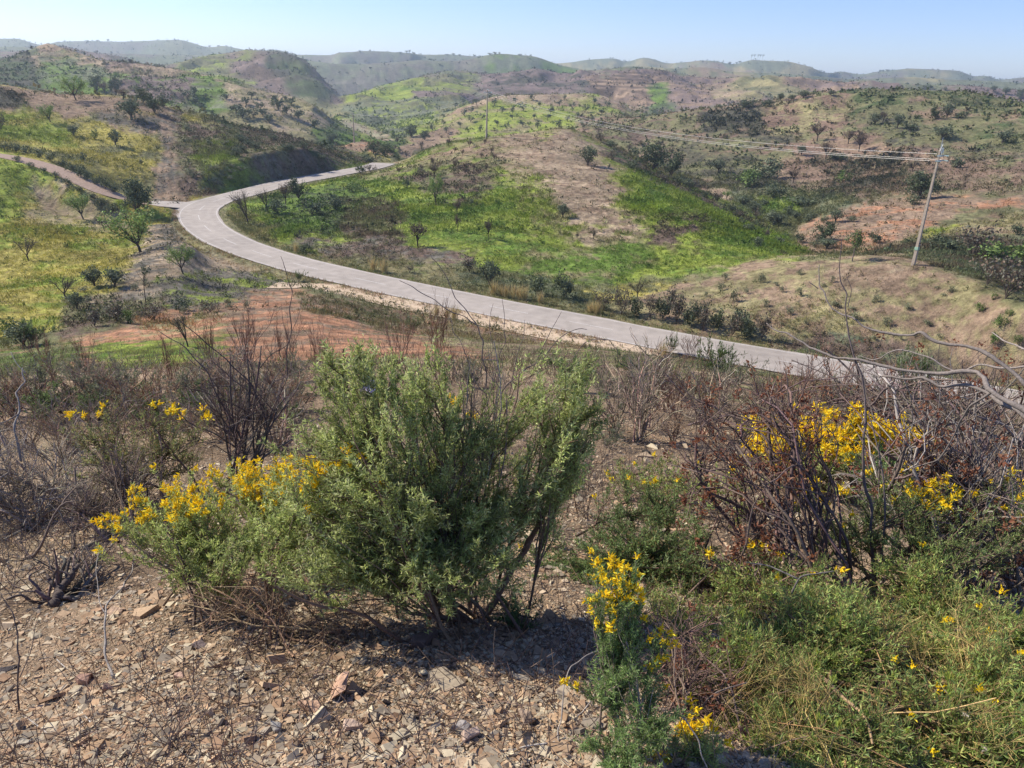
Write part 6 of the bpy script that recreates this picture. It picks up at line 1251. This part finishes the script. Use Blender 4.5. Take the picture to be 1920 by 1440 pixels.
for px, py, w_, h_, c_, lb, tl in [(634, 1300, 26, 66, (.45, .28, .19), 'upright reddish slate slab on the gravel at the bottom centre', (.5, .5)), (585, 1330, 52, 26, (.52, .33, .22), 'flat orange slate slab left of the upright slab', (.1, .2)), (800, 1205, 60, 36, (.16, .11, .085), 'dark boulder in the shade under the large green shrub', (0, 0)),
    (985, 1352, 34, 44, (.34, .25, .18), 'tilted brown slate at the edge of the shade', (.5, -.4)), (866, 1368, 40, 26, (.34, .30, .27), 'flat grey slate right of the middle of the gravel', (.2, .1)), (880, 1385, 44, 30, (.46, .33, .25), 'flat tan slate just below the grey one', (.3, 0)), (376, 1214, 38, 14, (.17, .13, .12), 'dark flat slate on the gravel at the left', (.1, .1)),
    (150, 992, 46, 26, (.22, .14, .10), 'brown boulder in the dark hollow of the dead bush', (0, 0)), (8, 1258, 44, 16, (.10, .085, .08), 'dark slab at the left edge of the gravel', (.1, .1)), (1203, 856, 42, 12, (.40, .30, .2), 'long tan slate on the stony patch right of the large green shrub', (.1, .1)), (1212, 850, 16, 10, (.05, .045, .04), 'small black stone on the long tan slate', (0, 0)),
    (517, 1370, 32, 26, (.33, .30, .26), 'rounded grey stone at the bottom of the gravel', (.1, .1)), (160, 1280, 30, 30, (.36, .22, .16), 'reddish stone left of the forked stick', (.2, .2)), (203, 1296, 24, 20, (.33, .21, .16), 'reddish square stone at the foot of the forked stick', (.1, .2)), (338, 1272, 26, 16, (.46, .30, .22), 'orange stone in the middle of the left gravel', (.1, .1)),
    (445, 1268, 28, 16, (.44, .38, .28), 'pale stone with a pointed end on the gravel', (.2, .1)), (660, 1365, 38, 26, (.50, .36, .27), 'broad tan slate right of the orange slab', (.2, .1)), (232, 1105, 28, 12, (.5, .36, .25), 'flat tan slate right of the root stump', (.1, .1)), (45, 1395, 34, 16, (.40, .35, .27), 'pale flat stone in the bottom left corner', (.1, .1)), (215, 1148, 40, 10, (.52, .36, .25), 'long orange slate beneath the forked stick', (.05, .05))]:
    rock(px, py, w_, h_, c_, lb, tilt=tl)
for i in range(120):
    py = 1440 - 420 * random.random() ** 1.3; px = random.uniform(-20, 1050) if random.random() < .85 else random.uniform(1050, 1400)
    rock(px, py, random.uniform(11, 24), random.uniform(7, 15), STC[random.randrange(8)] * random.uniform(.8, 1.15), 'palm-sized slate lying loose on the gravel', 'loose slates on the gravel', tilt=(J_(.4), J_(.4)), flat=random.uniform(4, 8))
# twigs and dry stalks lying or standing everywhere near
def litter(name, label, n, r0, r1, L, wd, cols, up, azr=46, q=1):
    a = np.radians(RNG.uniform(-azr, azr, n)); r = np.exp(RNG.uniform(math.log(r0), math.log(r1), n)); x, y = r * np.sin(a), r * np.cos(a)
    k = RNG.random(n) < .5 + 1.2 * fbm(x * .9 + 5, y * .9, 3); x, y = x[k], y[k]; n = len(x); A = np.column_stack([x, y, H(x, y)]); A = np.repeat(A, q, 0); n *= q; A[:, :2] += RNG.normal(0, L * .12, (n, 2)) * (q > 1)
    d = rdir(n); d[:, 2] = np.abs(d[:, 2]) * up + .02; d = unit(d); B = A + d * (L * RNG.uniform(.4, 1.4, n))[:, None]; B[:, 2] = np.maximum(B[:, 2], H(B[:, 0], B[:, 1]) + .006); A[:, 2] += .004
    P = curves(A, B, 4, .10, .0); V, Fq = tubes(P, np.linspace(wd, wd * .5, 4)[None].repeat(n, 0), 3); C = np.array(cols)[RNG.integers(0, len(cols), n)] * RNG.uniform(.7, 1.25, (n, 1))
    tag(mesh_np(name, V, Fq, BARKF, None, np.repeat(C, 12, 0)), label, 'litter', kind='stuff')
litter('twig_litter', 'fine dead twigs strewn over the gravel', 4200, 1.1, 5, .08, .0010, [(.22, .17, .13), (.34, .29, .25), (.14, .10, .08)], .12)
litter('dry_stalks', 'dry upright stalks and weeds behind the bushes', 2600, 3.4, 14, .26, .0022, [(.25, .19, .13), (.33, .26, .17), (.17, .12, .10)], 1.5, q=4)
litter('dry_stalks', 'dry stalks and weeds on the brow above the field', 3200, 11, 34, .34, .005, [(.25, .18, .12), (.33, .26, .15), (.17, .11, .09)], 2.2, q=4)
litter('undergrowth', 'dead twigs matted under the bushes on the right', 2600, 1.5, 3.6, .13, .0016, [(.20, .13, .10), (.27, .18, .11), (.15, .11, .09)], .9, 44, 2)
P_, C_ = scatter(13, 52, 9000, .2 + 1.0 * np.clip(fbm(GX / 3, GY / 3, 4) + .2, 0, 1)); q = 5; n_ = len(P_); b_ = P_[:, None] + RNG.normal(0, .05, (n_, q, 3)) * [1, 1, 0]
V, Fq = leafq(b_.reshape(-1, 3), rdir(n_ * q, 1.4), RNG.uniform(.06, .22, n_ * q), .018, .05); g_ = np.array([(.17, .22, .06), (.27, .26, .11), (.2, .2, .1)])[RNG.integers(0, 3, n_)]
tag(mesh_np('grass', V, Fq, GRASS, None, np.repeat((g_[:, None] * RNG.uniform(.7, 1.2, (n_, q, 1))).reshape(-1, 3), 4, 0)), 'short grass and weeds on the slope above the road', 'grass', kind='stuff')
